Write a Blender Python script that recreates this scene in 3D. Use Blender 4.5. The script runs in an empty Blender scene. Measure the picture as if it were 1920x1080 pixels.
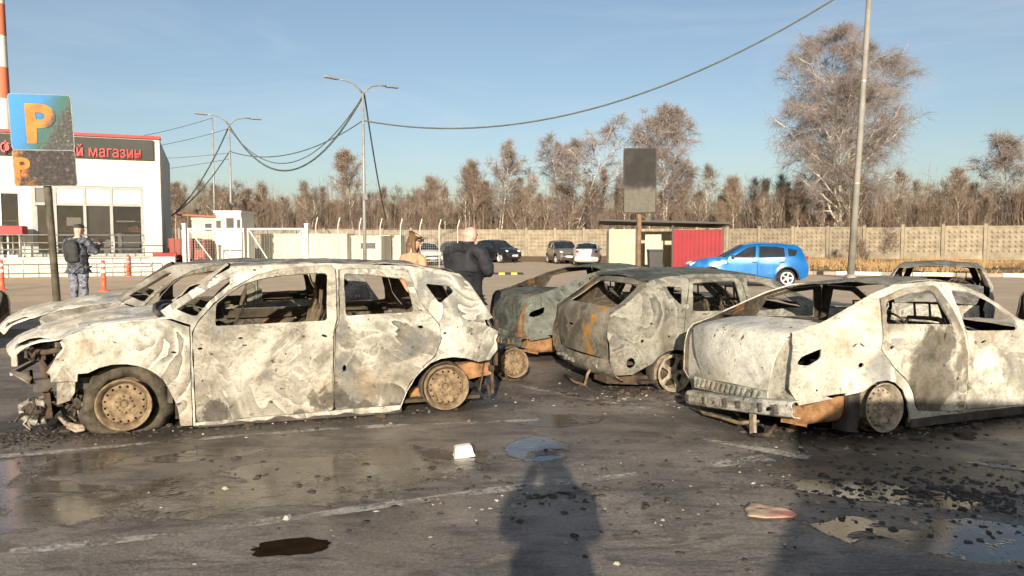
import bpy, bmesh, math, random
import numpy as np
from mathutils import Vector, Matrix, noise
from mathutils.geometry import delaunay_2d_cdt

random.seed(7)
R = math.radians
scene = bpy.context.scene
col = scene.collection

# ------------------------------------------------------------------ camera
cam_d = bpy.data.cameras.new('camera')
cam = bpy.data.objects.new('camera', cam_d)
col.objects.link(cam)
cam.location = (0, 0, 1.6)
cam.rotation_euler = (R(90 - 3.556), 0, 0)
cam_d.sensor_width = 36
cam_d.lens = 26.25
cam_d.clip_start = 0.05
cam_d.clip_end = 2000
scene.camera = cam

# ------------------------------------------------------------------ sky and sun
SUN_EL, SUN_AZ = 15.6, 2.5          # elevation; shadows run to +Y, a little to +X
world = bpy.data.worlds.new('World')
scene.world = world
world.use_nodes = True
wn, wl = world.node_tree.nodes, world.node_tree.links
bg = wn['Background']
sky = wn.new('ShaderNodeTexSky')
sky.sky_type = 'NISHITA'
sky.sun_disc = False
sky.sun_elevation = R(SUN_EL)
sky.sun_rotation = R(180 + SUN_AZ)
sky.altitude = 150
sky.air_density = 1.0
sky.dust_density = 1.6
sky.ozone_density = 1.6
# thin high cirrus mixed into the sky everywhere
tc = wn.new('ShaderNodeTexCoord')
mp = wn.new('ShaderNodeMapping'); mp.inputs['Scale'].default_value = (1.2, 1.2, 6.0); mp.inputs['Rotation'].default_value = (0.1, 0.25, 0.4)
nz = wn.new('ShaderNodeTexNoise'); nz.inputs['Scale'].default_value = 2.2; nz.inputs['Detail'].default_value = 7; nz.inputs['Roughness'].default_value = 0.62; nz.inputs['Distortion'].default_value = 0.6
rp = wn.new('ShaderNodeValToRGB'); rp.color_ramp.elements[0].position = 0.46; rp.color_ramp.elements[1].position = 0.85
rp.color_ramp.elements[1].color = (0.32, 0.32, 0.32, 1)
mx = wn.new('ShaderNodeMixRGB'); mx.inputs['Color2'].default_value = (6.2, 6.4, 6.6, 1)
wl.new(tc.outputs['Generated'], mp.inputs['Vector']); wl.new(mp.outputs['Vector'], nz.inputs['Vector'])
wl.new(nz.outputs['Fac'], rp.inputs['Fac']); wl.new(rp.outputs['Color'], mx.inputs['Fac'])
veil = wn.new('ShaderNodeMixRGB'); veil.inputs['Fac'].default_value = 0.08; veil.inputs['Color2'].default_value = (5.2, 5.4, 5.6, 1)   # thin even high haze
wl.new(sky.outputs['Color'], veil.inputs['Color1']); wl.new(veil.outputs['Color'], mx.inputs['Color1']); wl.new(mx.outputs['Color'], bg.inputs['Color'])
bg.inputs['Strength'].default_value = 0.076

sun_d = bpy.data.lights.new('sun', 'SUN')
sun_d.energy = 5.0
sun_d.angle = R(0.55)
sun_d.color = (1.0, 0.885, 0.72)
sun = bpy.data.objects.new('sun', sun_d)
col.objects.link(sun)
_d = Vector((math.sin(R(SUN_AZ)) * math.cos(R(SUN_EL)), math.cos(R(SUN_AZ)) * math.cos(R(SUN_EL)), -math.sin(R(SUN_EL))))
sun.rotation_euler = _d.to_track_quat('-Z', 'Y').to_euler()
sun.location = (0, -20, 12)

scene.view_settings.view_transform = 'Standard'
scene.view_settings.look = 'None'
scene.view_settings.gamma = 1
scene.view_settings.use_curve_mapping = False
scene.view_settings.exposure = 0.78
scene.cycles.use_denoising = True
scene.cycles.max_bounces = 5
scene.cycles.diffuse_bounces = 2
scene.cycles.glossy_bounces = 3
scene.cycles.transparent_max_bounces = 6
scene.cycles.use_adaptive_sampling = True
scene.cycles.adaptive_threshold = 0.03
scene.cycles.use_light_tree = False

# ------------------------------------------------------------------ helpers
def tag(o, label=None, cat=None, group=None, kind=None):
    if label: o['label'] = label
    if cat: o['category'] = cat
    if group: o['group'] = group
    if kind: o['kind'] = kind
    return o

def empty(name, loc=(0, 0, 0), rz=0.0, parent=None):
    o = bpy.data.objects.new(name, None)
    o.empty_display_size = 0.2
    o.location = loc
    o.rotation_euler = (0, 0, rz)
    if parent: o.parent = parent
    col.objects.link(o)
    return o

def link(name, me, mats=(), parent=None, loc=None, rz=None):
    o = bpy.data.objects.new(name, me)
    if not isinstance(mats, (list, tuple)): mats = [mats]
    for m in mats:
        if len(me.materials) < len(mats): me.materials.append(m)
    if parent: o.parent = parent
    if loc is not None: o.location = loc
    if rz is not None: o.rotation_euler = (0, 0, rz)
    col.objects.link(o)
    return o

def copy_tree(o, parent=None):
    c = o.copy(); col.objects.link(c); c.parent = parent
    for ch in [x for x in bpy.data.objects if x.parent == o]:
        copy_tree(ch, c)
    return c

class MB:
    """collects simple shapes and links them as one mesh"""
    def __init__(s): s.v = []; s.f = []; s.sm = []
    def add(s, vs, fs, smooth=False):
        n = len(s.v); s.v += [tuple(q) for q in vs]
        s.f += [tuple(i + n for i in f) for f in fs]; s.sm += [smooth] * len(fs)
        return s
    def box(s, c, d, rz=0, rx=0, ry=0, taper=1.0):
        hx, hy, hz = d[0] / 2, d[1] / 2, d[2] / 2
        M = Matrix.Rotation(rz, 3, 'Z') @ Matrix.Rotation(ry, 3, 'Y') @ Matrix.Rotation(rx, 3, 'X')
        vs = []
        for z in (-1, 1):
            k = taper if z > 0 else 1.0
            for x, y in ((-1, -1), (1, -1), (1, 1), (-1, 1)):
                vs.append(Vector(c) + M @ Vector((x * hx * k, y * hy * k, z * hz)))
        return s.add(vs, [(3, 2, 1, 0), (4, 5, 6, 7), (0, 1, 5, 4), (1, 2, 6, 5), (2, 3, 7, 6), (3, 0, 4, 7)])
    def tube(s, pts, r, n=6, cap=True):
        pts = [Vector(p) for p in pts]
        rs = r if isinstance(r, (list, tuple)) else [r] * len(pts)
        vs = []; fs = []
        prev = None
        for i, p in enumerate(pts):
            t = (pts[min(i + 1, len(pts) - 1)] - pts[max(i - 1, 0)]).normalized()
            if prev is None:
                a = t.cross(Vector((0.31, 0.17, 0.94)))
                if a.length < 1e-3: a = t.cross(Vector((1, 0, 0)))
            else:
                a = prev - t * prev.dot(t)
            a.normalize(); prev = a; b = t.cross(a)
            for k in range(n):
                q = 2 * math.pi * k / n
                vs.append(p + (a * math.cos(q) + b * math.sin(q)) * rs[i])
        for i in range(len(pts) - 1):
            for k in range(n):
                k2 = (k + 1) % n
                fs.append((i * n + k, i * n + k2, (i + 1) * n + k2, (i + 1) * n + k))
        if cap:
            fs.append(tuple(range(n - 1, -1, -1))); fs.append(tuple(range((len(pts) - 1) * n, len(pts) * n)))
        return s.add(vs, fs, n > 5)
    def lathe(s, prof, n=24, M=None, closed=False):
        """prof: (r, h) pairs turned round local Z"""
        M = M or Matrix.Identity(4)
        vs = []; fs = []
        for r_, h in prof:
            for k in range(n):
                q = 2 * math.pi * k / n
                vs.append(M @ Vector((r_ * math.cos(q), r_ * math.sin(q), h)))
        m = len(prof)
        for i in range(m if closed else m - 1):
            for k in range(n):
                k2 = (k + 1) % n; j = (i + 1) % m
                fs.append((i * n + k, i * n + k2, j * n + k2, j * n + k))
        return s.add(vs, fs, True)
    def prism(s, poly, M, depth):
        """2-D polygon (a, b) -> M @ (a, b, 0..depth)"""
        n = len(poly)
        vs = [M @ Vector((a, b, 0)) for a, b in poly] + [M @ Vector((a, b, depth)) for a, b in poly]
        fs = [tuple(range(n - 1, -1, -1)), tuple(range(n, 2 * n))]
        fs += [(i, (i + 1) % n, n + (i + 1) % n, n + i) for i in range(n)]
        return s.add(vs, fs)
    def mesh(s, name):
        me = bpy.data.meshes.new(name)
        me.from_pydata(s.v, [], s.f)
        me.polygons.foreach_set('use_smooth', s.sm)
        me.update()
        return me
    def build(s, name, mats, parent=None, loc=None, rz=None, bevel=0):
        o = link(name, s.mesh(name), mats, parent, loc, rz)
        if bevel:
            b = o.modifiers.new('bevel', 'BEVEL'); b.width = bevel; b.segments = 2; b.limit_method = 'ANGLE'
        return o

def np_mesh(name, verts, faces_flat, loop_tot):
    """fast mesh from numpy: verts (n,3), flat loop indices, loop counts"""
    me = bpy.data.meshes.new(name)
    me.vertices.add(len(verts)); me.vertices.foreach_set('co', np.asarray(verts, 'f').ravel())
    me.loops.add(len(faces_flat)); me.loops.foreach_set('vertex_index', np.asarray(faces_flat, 'i'))
    me.polygons.add(len(loop_tot))
    st = np.concatenate([[0], np.cumsum(loop_tot)[:-1]]).astype('i')
    me.polygons.foreach_set('loop_start', st); me.polygons.foreach_set('loop_total', np.asarray(loop_tot, 'i'))
    me.update(calc_edges=True); me.validate()
    return me

# ------------------------------------------------------------------ materials
def nodes(m):
    m.use_nodes = True
    return m.node_tree.nodes, m.node_tree.links, m.node_tree.nodes['Principled BSDF']

class NT:
    """short-hand for building node trees"""
    def __init__(s, name):
        s.m = bpy.data.materials.new(name); s.n, s.l, s.b = nodes(s.m)
        s.tc = s.n.new('ShaderNodeTexCoord')
    def coord(s, scale=(1, 1, 1), loc=(0, 0, 0), kind='Object'):
        mp = s.n.new('ShaderNodeMapping'); mp.inputs['Scale'].default_value = scale; mp.inputs['Location'].default_value = loc
        s.l.new(s.tc.outputs[kind], mp.inputs['Vector']); return mp.outputs['Vector']
    def noise(s, vec, scale, detail=3, rough=.5, dist=0.0):
        t = s.n.new('ShaderNodeTexNoise'); s.l.new(vec, t.inputs['Vector'])
        t.inputs['Scale'].default_value = scale; t.inputs['Detail'].default_value = detail
        t.inputs['Roughness'].default_value = rough; t.inputs['Distortion'].default_value = dist
        return t.outputs['Fac']
    def math(s, op, a, b=None, c=None, clamp=False):
        t = s.n.new('ShaderNodeMath'); t.operation = op; t.use_clamp = clamp
        for i, q in enumerate((a, b, c)):
            if q is None: continue
            if isinstance(q, (int, float)): t.inputs[i].default_value = q
            else: s.l.new(q, t.inputs[i])
        return t.outputs[0]
    def ramp(s, fac, stops, interp='LINEAR'):
        t = s.n.new('ShaderNodeValToRGB'); cr = t.color_ramp; cr.interpolation = interp
        while len(cr.elements) < len(stops): cr.elements.new(0.5)
        for e, (p, c) in zip(cr.elements, stops):
            e.position = p; e.color = (*c, 1) if len(c) == 3 else c
        s.l.new(fac, t.inputs['Fac']); return t.outputs['Color']
    def step(s, fac, lo, hi):
        t = s.n.new('ShaderNodeMapRange'); t.clamp = True; t.interpolation_type = 'SMOOTHSTEP'
        s.l.new(fac, t.inputs[0]); t.inputs[1].default_value = lo; t.inputs[2].default_value = hi
        return t.outputs[0]
    def mix(s, fac, a, b, mode='MIX'):
        t = s.n.new('ShaderNodeMixRGB'); t.blend_type = mode
        for k, q in (('Fac', fac), ('Color1', a), ('Color2', b)):
            if isinstance(q, (int, float)): t.inputs[k].default_value = q
            elif isinstance(q, tuple): t.inputs[k].default_value = (*q, 1)
            else: s.l.new(q, t.inputs[k])
        return t.outputs['Color']
    def sep(s, vec):
        t = s.n.new('ShaderNodeSeparateXYZ'); s.l.new(vec, t.inputs[0]); return t.outputs
    def bump(s, h, strength=.3, dist=.01):
        t = s.n.new('ShaderNodeBump'); t.inputs['Strength'].default_value = strength; t.inputs['Distance'].default_value = dist
        s.l.new(h, t.inputs['Height']); s.l.new(t.outputs['Normal'], s.b.inputs['Normal'])
    def set(s, color=None, rough=None, metal=None, spec=None):
        for k, q in (('Base Color', color), ('Roughness', rough), ('Metallic', metal), ('Specular IOR Level', spec)):
            if q is None: continue
            if isinstance(q, (int, float)): s.b.inputs[k].default_value = q
            elif isinstance(q, tuple): s.b.inputs[k].default_value = (*q, 1)
            else: s.l.new(q, s.b.inputs[k])
        return s.m

def pm(name, c, var=.2, scale=3.0, rough=.7, metal=0.0, bump=.0, detail=4, c2=None, rnd=0.0):
    """plain procedural material: colour with soft noise variation and some wear"""
    t = NT(name); v = t.coord()
    f = t.noise(v, scale, detail, .6)
    lo = tuple(q * (1 - var) for q in c); hi = tuple(min(1, q * (1 + var)) for q in c)
    if c2: hi = c2
    cc = t.ramp(f, [(.3, lo), (.7, hi)])
    if rnd:
        oi = t.n.new('ShaderNodeObjectInfo'); k = t.math('MULTIPLY_ADD', oi.outputs['Random'], 2 * rnd, 1 - rnd)
        cb = t.n.new('ShaderNodeCombineXYZ'); [t.l.new(k, cb.inputs[i]) for i in range(3)]
        cc = t.mix(1.0, cc, cb.outputs[0], 'MULTIPLY')
    t.set(cc, rough, metal)
    r = t.math('MULTIPLY_ADD', f, .25, rough - .12, clamp=True); t.l.new(r, t.b.inputs['Roughness'])
    if bump: t.bump(t.noise(v, scale * 6, 3), bump, .01)
    return t.m

def burnt(name, light, mid, dark, seed=0, char=.5, rust=.5, lines=34, charc=(.05, .043, .036), blobs=(), cblobs=(), contour=1.0, specks=.66, rustc=(.30, .14, .05), scale=1.0):
    """scorched sheet metal: pale ash with fine marbled flow lines, soot stains, rust, specks"""
    t = NT(name); v = t.coord(loc=(seed * 3.1, seed * 1.7, seed * .9), scale=(scale,) * 3)
    raw = t.coord()
    n1 = t.noise(v, 1.15, 3, .5, 1.5)
    n1b = t.noise(t.coord(loc=(seed, 7.7, 2.2)), 3.4, 3, .5, 1.0)
    fbm = t.noise(v, 2.1, 6, .62, .8)
    n3 = t.noise(v, 8, 5, .66, .4)
    fine = t.noise(v, 50, 4, .72)
    hl = tuple(min(.8, q * 1.3) for q in light)
    md = tuple((a + b) / 2 for a, b in zip(mid, dark))
    grey = tuple((sum(mid) / 3) * q for q in (.80, .82, .80))
    base = t.ramp(t.math('ADD', t.math('MULTIPLY', fbm, .8), t.math('MULTIPLY', n3, .2)), [(.30, md), (.38, grey), (.44, mid), (.50, light), (.58, hl), (.64, light), (.72, grey)])
    # tide lines: each band starts with a bright sharp rim and darkens behind it
    wob = t.math('MULTIPLY', n3, .22)
    f1 = t.math('FRACT', t.math('MULTIPLY_ADD', n1, lines * .34, wob))
    tide = t.ramp(f1, [(.0, hl), (.10, hl), (.22, light), (.55, mid), (.86, md), (.95, dark), (1.0, hl)])
    f2 = t.math('FRACT', t.math('MULTIPLY_ADD', n1b, 9.0, wob))
    tide2 = t.ramp(f2, [(.0, light), (.12, hl), (.3, light), (.7, mid), (.93, md), (1.0, light)])
    msk = t.step(t.noise(t.coord(loc=(1, seed, 5)), 1.5, 4, .6, .5), .42, .58)
    msk2 = t.step(t.noise(t.coord(loc=(6, seed, 1)), 2.0, 3, .6, .5), .50, .62)
    c = t.mix(t.math('MULTIPLY', msk, .78 * contour, clamp=True), base, tide)
    c = t.mix(t.math('MULTIPLY', msk2, .60 * contour, clamp=True), c, tide2)
    # grime in the pores, smoke stains
    c = t.mix(t.math('MULTIPLY', t.step(fine, .50, .70), .45), c, tuple(q * .75 for q in dark))
    c = t.mix(t.math('MULTIPLY', t.step(t.noise(v, 17, 5, .75, .5), .54, .68), .45), c, dark)
    c = t.mix(t.math('MULTIPLY', t.step(t.noise(t.coord(loc=(3, 3, seed)), .95, 5, .6, .6), .52, .70), .55), c, t.mix(1.0, c, (.42, .39, .36), 'MULTIPLY'))
    # warm tint of heat-changed paint
    n7 = t.noise(t.coord(loc=(9 + seed, 4, 2)), 1.5, 4, .6)
    c = t.mix(t.math('MULTIPLY', t.step(n7, .50, .66), .38), c, tuple(a * b for a, b in zip(mid, (1.05, .78, .48))))
    # rust
    n5 = t.noise(t.coord(loc=(5 + seed * 2, 1, 7)), 1.9, 6, .7, .4)
    lo = .72 - .16 * rust
    rm = t.step(n5, lo, lo + .09)
    for (bx, by, bz, br) in blobs:
        vm = t.n.new('ShaderNodeVectorMath'); vm.operation = 'DISTANCE'; t.l.new(raw, vm.inputs[0]); vm.inputs[1].default_value = (bx, by, bz)
        dd = t.math('ADD', vm.outputs['Value'], t.math('MULTIPLY', t.math('SUBTRACT', n5, .5), .55))
        rm = t.math('MAXIMUM', rm, t.step(dd, br, br * .45))
    c = t.mix(t.math('MULTIPLY', rm, .85), c, t.ramp(fine, [(.3, tuple(q * .5 for q in rustc)), (.7, tuple(min(1, q * 1.4) for q in rustc))]))
    # char
    n6 = t.noise(t.coord(loc=(2, 8 + seed, 3)), 1.3, 6, .68, .6)
    lo = .70 - .2 * char
    cm = t.step(n6, lo, lo + .11)
    for (bx, by, bz, br) in cblobs:
        vm = t.n.new('ShaderNodeVectorMath'); vm.operation = 'DISTANCE'; t.l.new(raw, vm.inputs[0]); vm.inputs[1].default_value = (bx, by, bz)
        dd = t.math('ADD', vm.outputs['Value'], t.math('MULTIPLY', t.math('SUBTRACT', n6, .5), .9))
        cm = t.math('MAXIMUM', cm, t.step(dd, br, br * .6))
    c = t.mix(t.math('MULTIPLY', cm, .82), c, t.ramp(n3, [(.3, tuple(q * .5 for q in charc)), (.7, tuple(q * 2.0 for q in charc))]))
    # soot specks
    n8 = t.noise(v, 13, 3, .6)
    c = t.mix(t.math('MULTIPLY', t.step(n8, specks + .01, specks + .05), .85), c, (.03, .026, .022))
    t.set(c, .8, 0.0, .25)
    t.bump(t.math('ADD', t.math('MULTIPLY', t.math('ADD', f1, f2), .18 * contour), t.math('ADD', t.math('MULTIPLY', n3, 1.2), t.math('MULTIPLY', fine, .6))), .5, .012)
    return t.m
# ------------------------------------------------------------------ ground
def ellipse(t, pos, cx, cy, rx, ry, rot=0.0, soft=.5, jitter=None, amp=.5):
    a = t.n.new('ShaderNodeVectorMath'); a.operation = 'SUBTRACT'; t.l.new(pos, a.inputs[0]); a.inputs[1].default_value = (cx, cy, 0)
    v = a.outputs[0]
    if rot:
        r_ = t.n.new('ShaderNodeVectorRotate'); r_.rotation_type = 'Z_AXIS'; t.l.new(v, r_.inputs['Vector']); r_.inputs['Angle'].default_value = -rot; v = r_.outputs[0]
    b = t.n.new('ShaderNodeVectorMath'); b.operation = 'MULTIPLY'; t.l.new(v, b.inputs[0]); b.inputs[1].default_value = (1 / rx, 1 / ry, 0)
    c = t.n.new('ShaderNodeVectorMath'); c.operation = 'LENGTH'; t.l.new(b.outputs[0], c.inputs[0])
    d = c.outputs['Value']
    if jitter is not None: d = t.math('ADD', d, t.math('MULTIPLY', t.math('SUBTRACT', jitter, .5), amp * 2))
    return t.step(d, 1.0, 1.0 - soft)

def ground_material():
    t = NT('wet_asphalt'); pos = t.coord()
    big = t.noise(pos, .45, 4, .6, .4); mid = t.noise(pos, 1.6, 5, .62, .3)
    fine = t.noise(pos, 38, 4, .7); grit = t.noise(pos, 150, 2, .6)
    xyz = t.sep(pos)
    streak = t.noise(t.coord(scale=(.8, 4.5, 1)), 2.0, 4, .6, .5)
    # colours: burnt lot in front, dusty dry asphalt behind
    c = t.ramp(t.math('ADD', t.math('MULTIPLY', mid, .55), t.math('MULTIPLY', fine, .45)), [(.34, (.072, .063, .055)), (.5, (.18, .157, .134)), (.64, (.33, .29, .245))])
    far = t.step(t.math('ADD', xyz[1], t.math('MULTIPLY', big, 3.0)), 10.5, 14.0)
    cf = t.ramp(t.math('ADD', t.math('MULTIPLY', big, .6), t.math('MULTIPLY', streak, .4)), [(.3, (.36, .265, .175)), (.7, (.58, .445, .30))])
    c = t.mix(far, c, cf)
    # grey silt left by the fire water
    silt = t.step(t.noise(t.coord(scale=(1, 1.8, 1), loc=(3, 1, 0)), .9, 5, .65, .8), .5, .64)
    c = t.mix(t.math('MULTIPLY', t.math('MULTIPLY', silt, .55), t.math('SUBTRACT', 1.0, far)), c, t.ramp(fine, [(.3, (.22, .195, .16)), (.7, (.40, .355, .29))]))
    flow = t.noise(t.coord(scale=(.7, 2.6, 1), loc=(1, 5, 0)), 2.4, 6, .7, 1.2)
    c = t.mix(t.math('MULTIPLY', t.math('MULTIPLY', t.step(flow, .50, .60), .6), t.math('SUBTRACT', 1.0, far)), c, t.mix(1.0, c, (.36, .33, .30), 'MULTIPLY'))
    # soot around the wrecks
    s = None
    for e in ((-2.1, 7.1, 3.0, 1.25, R(19)), (3.6, 7.0, 2.9, 1.3, R(20)), (2.2, 8.9, 2.6, 1.3, R(20)), (1.9, 10.9, 2.9, 1.2, R(20)), (7.5, 11.8, 3.2, 1.8, R(20)), (3.0, 4.9, 1.7, .75, R(-18)), (-4.2, 6.2, 1.4, .5, 0.0)):
        q = ellipse(t, pos, *e, soft=.45, jitter=mid, amp=.45)
        s = q if s is None else t.math('MAXIMUM', s, q)
    c = t.mix(t.math('MULTIPLY', s, .82), c, t.ramp(fine, [(.35, (.016, .0145, .013)), (.62, (.05, .045, .038)), (.74, (.17, .155, .13))]))
    # wetness
    w = t.step(t.math('ADD', t.math('MULTIPLY', big, .6), t.math('MULTIPLY', mid, .4)), .42, .56)
    near = t.step(xyz[1], 12.0, 8.5)
    w = t.math('MULTIPLY', t.math('MULTIPLY', w, near), .85)
    pool = None
    for e in ((-1.35, 5.02, 1.55, .72, R(30)), (-2.35, 5.5, .6, .2, R(18)), (.18, 5.72, .34, .50, 0.0), (-3.1, 4.5, 1.1, .65, R(-20)), (2.4, 3.95, 1.0, .40, R(-10)), (2.3, 4.7, .75, .34, R(-20)), (-.36, 5.45, .3, .13, 0.0), (-3.5, 5.2, 1.1, .45, R(20)), (.4, 6.6, .5, .3, 0.0)):
        q = ellipse(t, pos, *e, soft=.4, jitter=mid, amp=.55)
        w = t.math('MAXIMUM', w, q); pool = q if pool is None else t.math('MAXIMUM', pool, q)
    pud = t.step(t.math('ADD', pool, t.math('MULTIPLY', t.math('SUBTRACT', fine, .5), .55)), .56, .84)
    pud = t.math('MULTIPLY', pud, t.step(t.noise(pos, 2.2, 4, .6, .4), .36, .46))
    c = t.mix(t.math('MULTIPLY', w, .6), c, t.mix(1.0, c, (.55, .50, .45), 'MULTIPLY'))
    c = t.mix(t.math('MULTIPLY', pud, .35), c, (.05, .042, .032))
    # grit, pale crumbs and cracks
    c = t.mix(t.math('MULTIPLY', t.step(grit, .60, .70), .55), c, (.36, .32, .27))
    c = t.mix(t.math('MULTIPLY', t.step(t.noise(pos, 75, 3, .6), .60, .68), .7), c, (.02, .018, .016))
    rough = t.math('SUBTRACT', .80, t.math('MULTIPLY', w, .58))
    rough = t.mix(pud, rough, (.10, .10, .10))
    t.set(c, None, 0.0, .5); t.l.new(rough, t.b.inputs['Roughness'])
    h = t.math('MULTIPLY', t.math('ADD', t.math('ADD', t.math('MULTIPLY', fine, .9), t.math('MULTIPLY', grit, .35)), t.math('MULTIPLY', mid, 1.5)), t.math('MULTIPLY_ADD', pud, -.96, 1.0))
    t.bump(h, .7, .014)
    return t.m

M = {}
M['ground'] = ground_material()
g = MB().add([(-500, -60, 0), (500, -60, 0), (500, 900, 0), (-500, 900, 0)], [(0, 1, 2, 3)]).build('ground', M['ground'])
tag(g, 'wet sooty asphalt of the car park', 'ground', kind='structure')

def line_material():
    t = NT('worn_line_paint'); v = t.coord()
    n = t.noise(v, 2.6, 7, .78, .3); f = t.noise(v, 30, 3, .6)
    a = t.step(t.math('ADD', t.math('MULTIPLY', n, .8), t.math('MULTIPLY', f, .2)), .43, .58)
    t.set(t.ramp(f, [(.3, (.30, .275, .23)), (.7, (.58, .54, .46))]), .75)
    t.l.new(t.math('MULTIPLY', a, .75), t.b.inputs['Alpha'])
    return t.m
M['line'] = line_material()
def ground_line(pts, w):
    v = []; f = []
    pts = [Vector((*p, 0)) for p in pts]
    P = []
    for a, b in zip(pts, pts[1:]):
        k = max(2, int((b - a).length / .12))
        P += [a.lerp(b, i / k) for i in range(k)]
    P.append(pts[-1])
    for i, p in enumerate(P):
        d = (P[min(i + 1, len(P) - 1)] - P[max(i - 1, 0)]).normalized(); q = Vector((-d.y, d.x, 0))
        ww = w * (.75 + .9 * noise.noise(p * 2.3 + Vector((3, 1, 0)))) / 2
        v += [p + q * ww + Vector((0, 0, .004)), p - q * ww + Vector((0, 0, .004))]
    f = [(2 * i, 2 * i + 1, 2 * i + 3, 2 * i + 2) for i in range(len(P) - 1)]
    o = MB().add(v, f).build('parking_line', M['line'])
    return tag(o, kind='structure')
ground_line([(-4.7, 5.12), (-2.8, 5.87), (-1.5, 6.32), (.25, 6.62)], .11)
ground_line([(-2.6, 3.76), (-1.9, 3.97), (-1.35, 4.2), (-.14, 4.71), (1.1, 5.13), (1.9, 5.44)], .13)
ground_line([(1.55, 5.95), (2.2, 5.44)], .12)
ground_line([(.1, 8.2), (.7, 7.55), (1.3, 7.05)], .1)
ground_line([(2.9, 5.6), (4.9, 4.3)], .12)
ground_line([(-14, 18.2), (-6.5, 19.0)], .14)
ground_line([(-22, 21.5), (-7, 23)], .14)
ground_line([(-2, 24), (6, 22.5)], .14)

# pavement island with kerb where the parking sign stands
M['pave'] = pm('dusty_pavement', (.30, .24, .165), .25, 1.2, .85, bump=.3)
M['kerb_grey'] = pm('grey_kerb', (.34, .30, .24), .25, 4, .85, bump=.3)
o = MB().box((-9.5, 14.2, .06), (9, 3.4, .12), rz=R(6)).build('pavement', M['pave'], bevel=.02); tag(o, kind='structure')
kerb = empty('kerb', (-9.5, 12.4, 0), R(6)); tag(kerb, kind='structure')
kme = MB().box((0, 0, .07), (.98, .14, .14)).mesh('kerb_stone'); kme.materials.append(M['kerb_grey'])
for i in range(9): link('kerb_stone', kme, (), kerb, loc=(-4 + i, 0, 0))

# dry grass verge, painted kerb in front of the concrete fence
def grass_mat():
    t = NT('dry_verge'); v = t.coord(scale=(1, 1, 1))
    n = t.noise(v, .8, 6, .7, .5); f = t.noise(v, 9, 4, .7)
    t.set(t.ramp(t.math('ADD', t.math('MULTIPLY', n, .5), t.math('MULTIPLY', f, .5)), [(.3, (.09, .05, .022)), (.5, (.21, .125, .055)), (.7, (.34, .24, .12))]), .95)
    t.bump(f, .8, .08); return t.m
M['verge'] = grass_mat()
vs = [(2, 60, .02), (8, 46.5, .10), (13.2, 36.9, .10), (36, 29.5, .10), (60, 25, .1), (60, 44, .30), (36.3, 50.6, .30), (9.2, 67.5, .30), (-26, 67.5, .2), (-26, 60, .02)]
o = MB().add(vs, [tuple(range(len(vs)))]).build('verge', M['verge']); tag(o, kind='structure')
rng = np.random.default_rng(3)
def ribbons(P, D, L, Wd, bend=0.0, rng=rng, side=None):
    """P (n,3) bases, D (n,3) unit directions, L lengths, Wd widths -> two-segment tapering blades"""
    n = len(P)
    S = np.cross(D, np.array([0, 1.0, 0]) + rng.normal(0, .35, (n, 3))) if side is None else side
    S /= np.linalg.norm(S, axis=1)[:, None] + 1e-9
    Bd = np.zeros((n, 3)); Bd[:, 2] = -bend
    m = P + D * (L * .55)[:, None] + Bd * (L * .25)[:, None]
    e = P + D * L[:, None] + Bd * L[:, None]
    w = Wd[:, None] / 2
    V = np.stack([P - S * w, P + S * w, m + S * w * .75, m - S * w * .75, e], 1).reshape(-1, 3)
    b = (np.arange(n) * 5)[:, None]
    F = np.concatenate([b + np.array([[0, 1, 2, 3]]), b + np.array([[3, 2, 4]])], 1)
    return V, F.ravel(), np.tile([4, 3], n)
def stuff_ribbons(name, mat, parts):
    Vs = []; Fs = []; Ls = []; k = 0
    for V, F, Lc in parts:
        Vs.append(V); Fs.append(F + k); Ls.append(Lc); k += len(V)
    me = np_mesh(name, np.concatenate(Vs), np.concatenate(Fs), np.concatenate(Ls))
    return link(name, me, mat)
n = 16000
u = rng.random(n); w_ = rng.random(n) ** .8
fx = 13.5 + u * 32; fy = 37.1 - u * 11.0 + w_ * (20.5 - u * 6)
P = np.stack([fx, fy, .10 + w_ * .19], 1)
clump = np.array([noise.noise(Vector((a * .35, b * .35, 0))) for a, b in zip(fx, fy)])
keep = clump > -.12; P = P[keep]; n = len(P)
D = rng.normal(0, .35, (n, 3)); D[:, 2] = 1; D /= np.linalg.norm(D, axis=1)[:, None]
M['dry_grass'] = pm('dry_grass', (.30, .19, .085), .5, .6, .9)
o = stuff_ribbons('dry_grass', M['dry_grass'], [ribbons(P, D, rng.uniform(.15, .5, n) * (1 + .8 * clump[keep]), rng.uniform(.02, .05, n), .25)])
tag(o, 'brown dry grass on the verge before the concrete fence', 'grass', kind='stuff')

M['kerb_white'] = pm('white_kerb_paint', (.72, .68, .56), .18, 5, .7)
M['kerb_dark'] = pm('bare_kerb', (.26, .22, .17), .25, 4, .85)
kerb = empty('kerb', (12.8, 37.0, 0), math.atan2(-7.4, 22.8)); tag(kerb, kind='structure')
ka = MB().box((0, 0, .08), (.985, .16, .16)).mesh('kerb_stone'); ka.materials.append(M['kerb_white'])
kb = MB().box((0, 0, .08), (.985, .16, .16)).mesh('kerb_stone'); kb.materials.append(M['kerb_dark'])
for i in range(26): link('kerb_stone', ka if i % 3 < 1.5 and i % 2 == 0 or i in (3, 7, 13, 19) else kb, (), kerb, loc=(i * 1.0 + .5, 0, 0))

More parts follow.
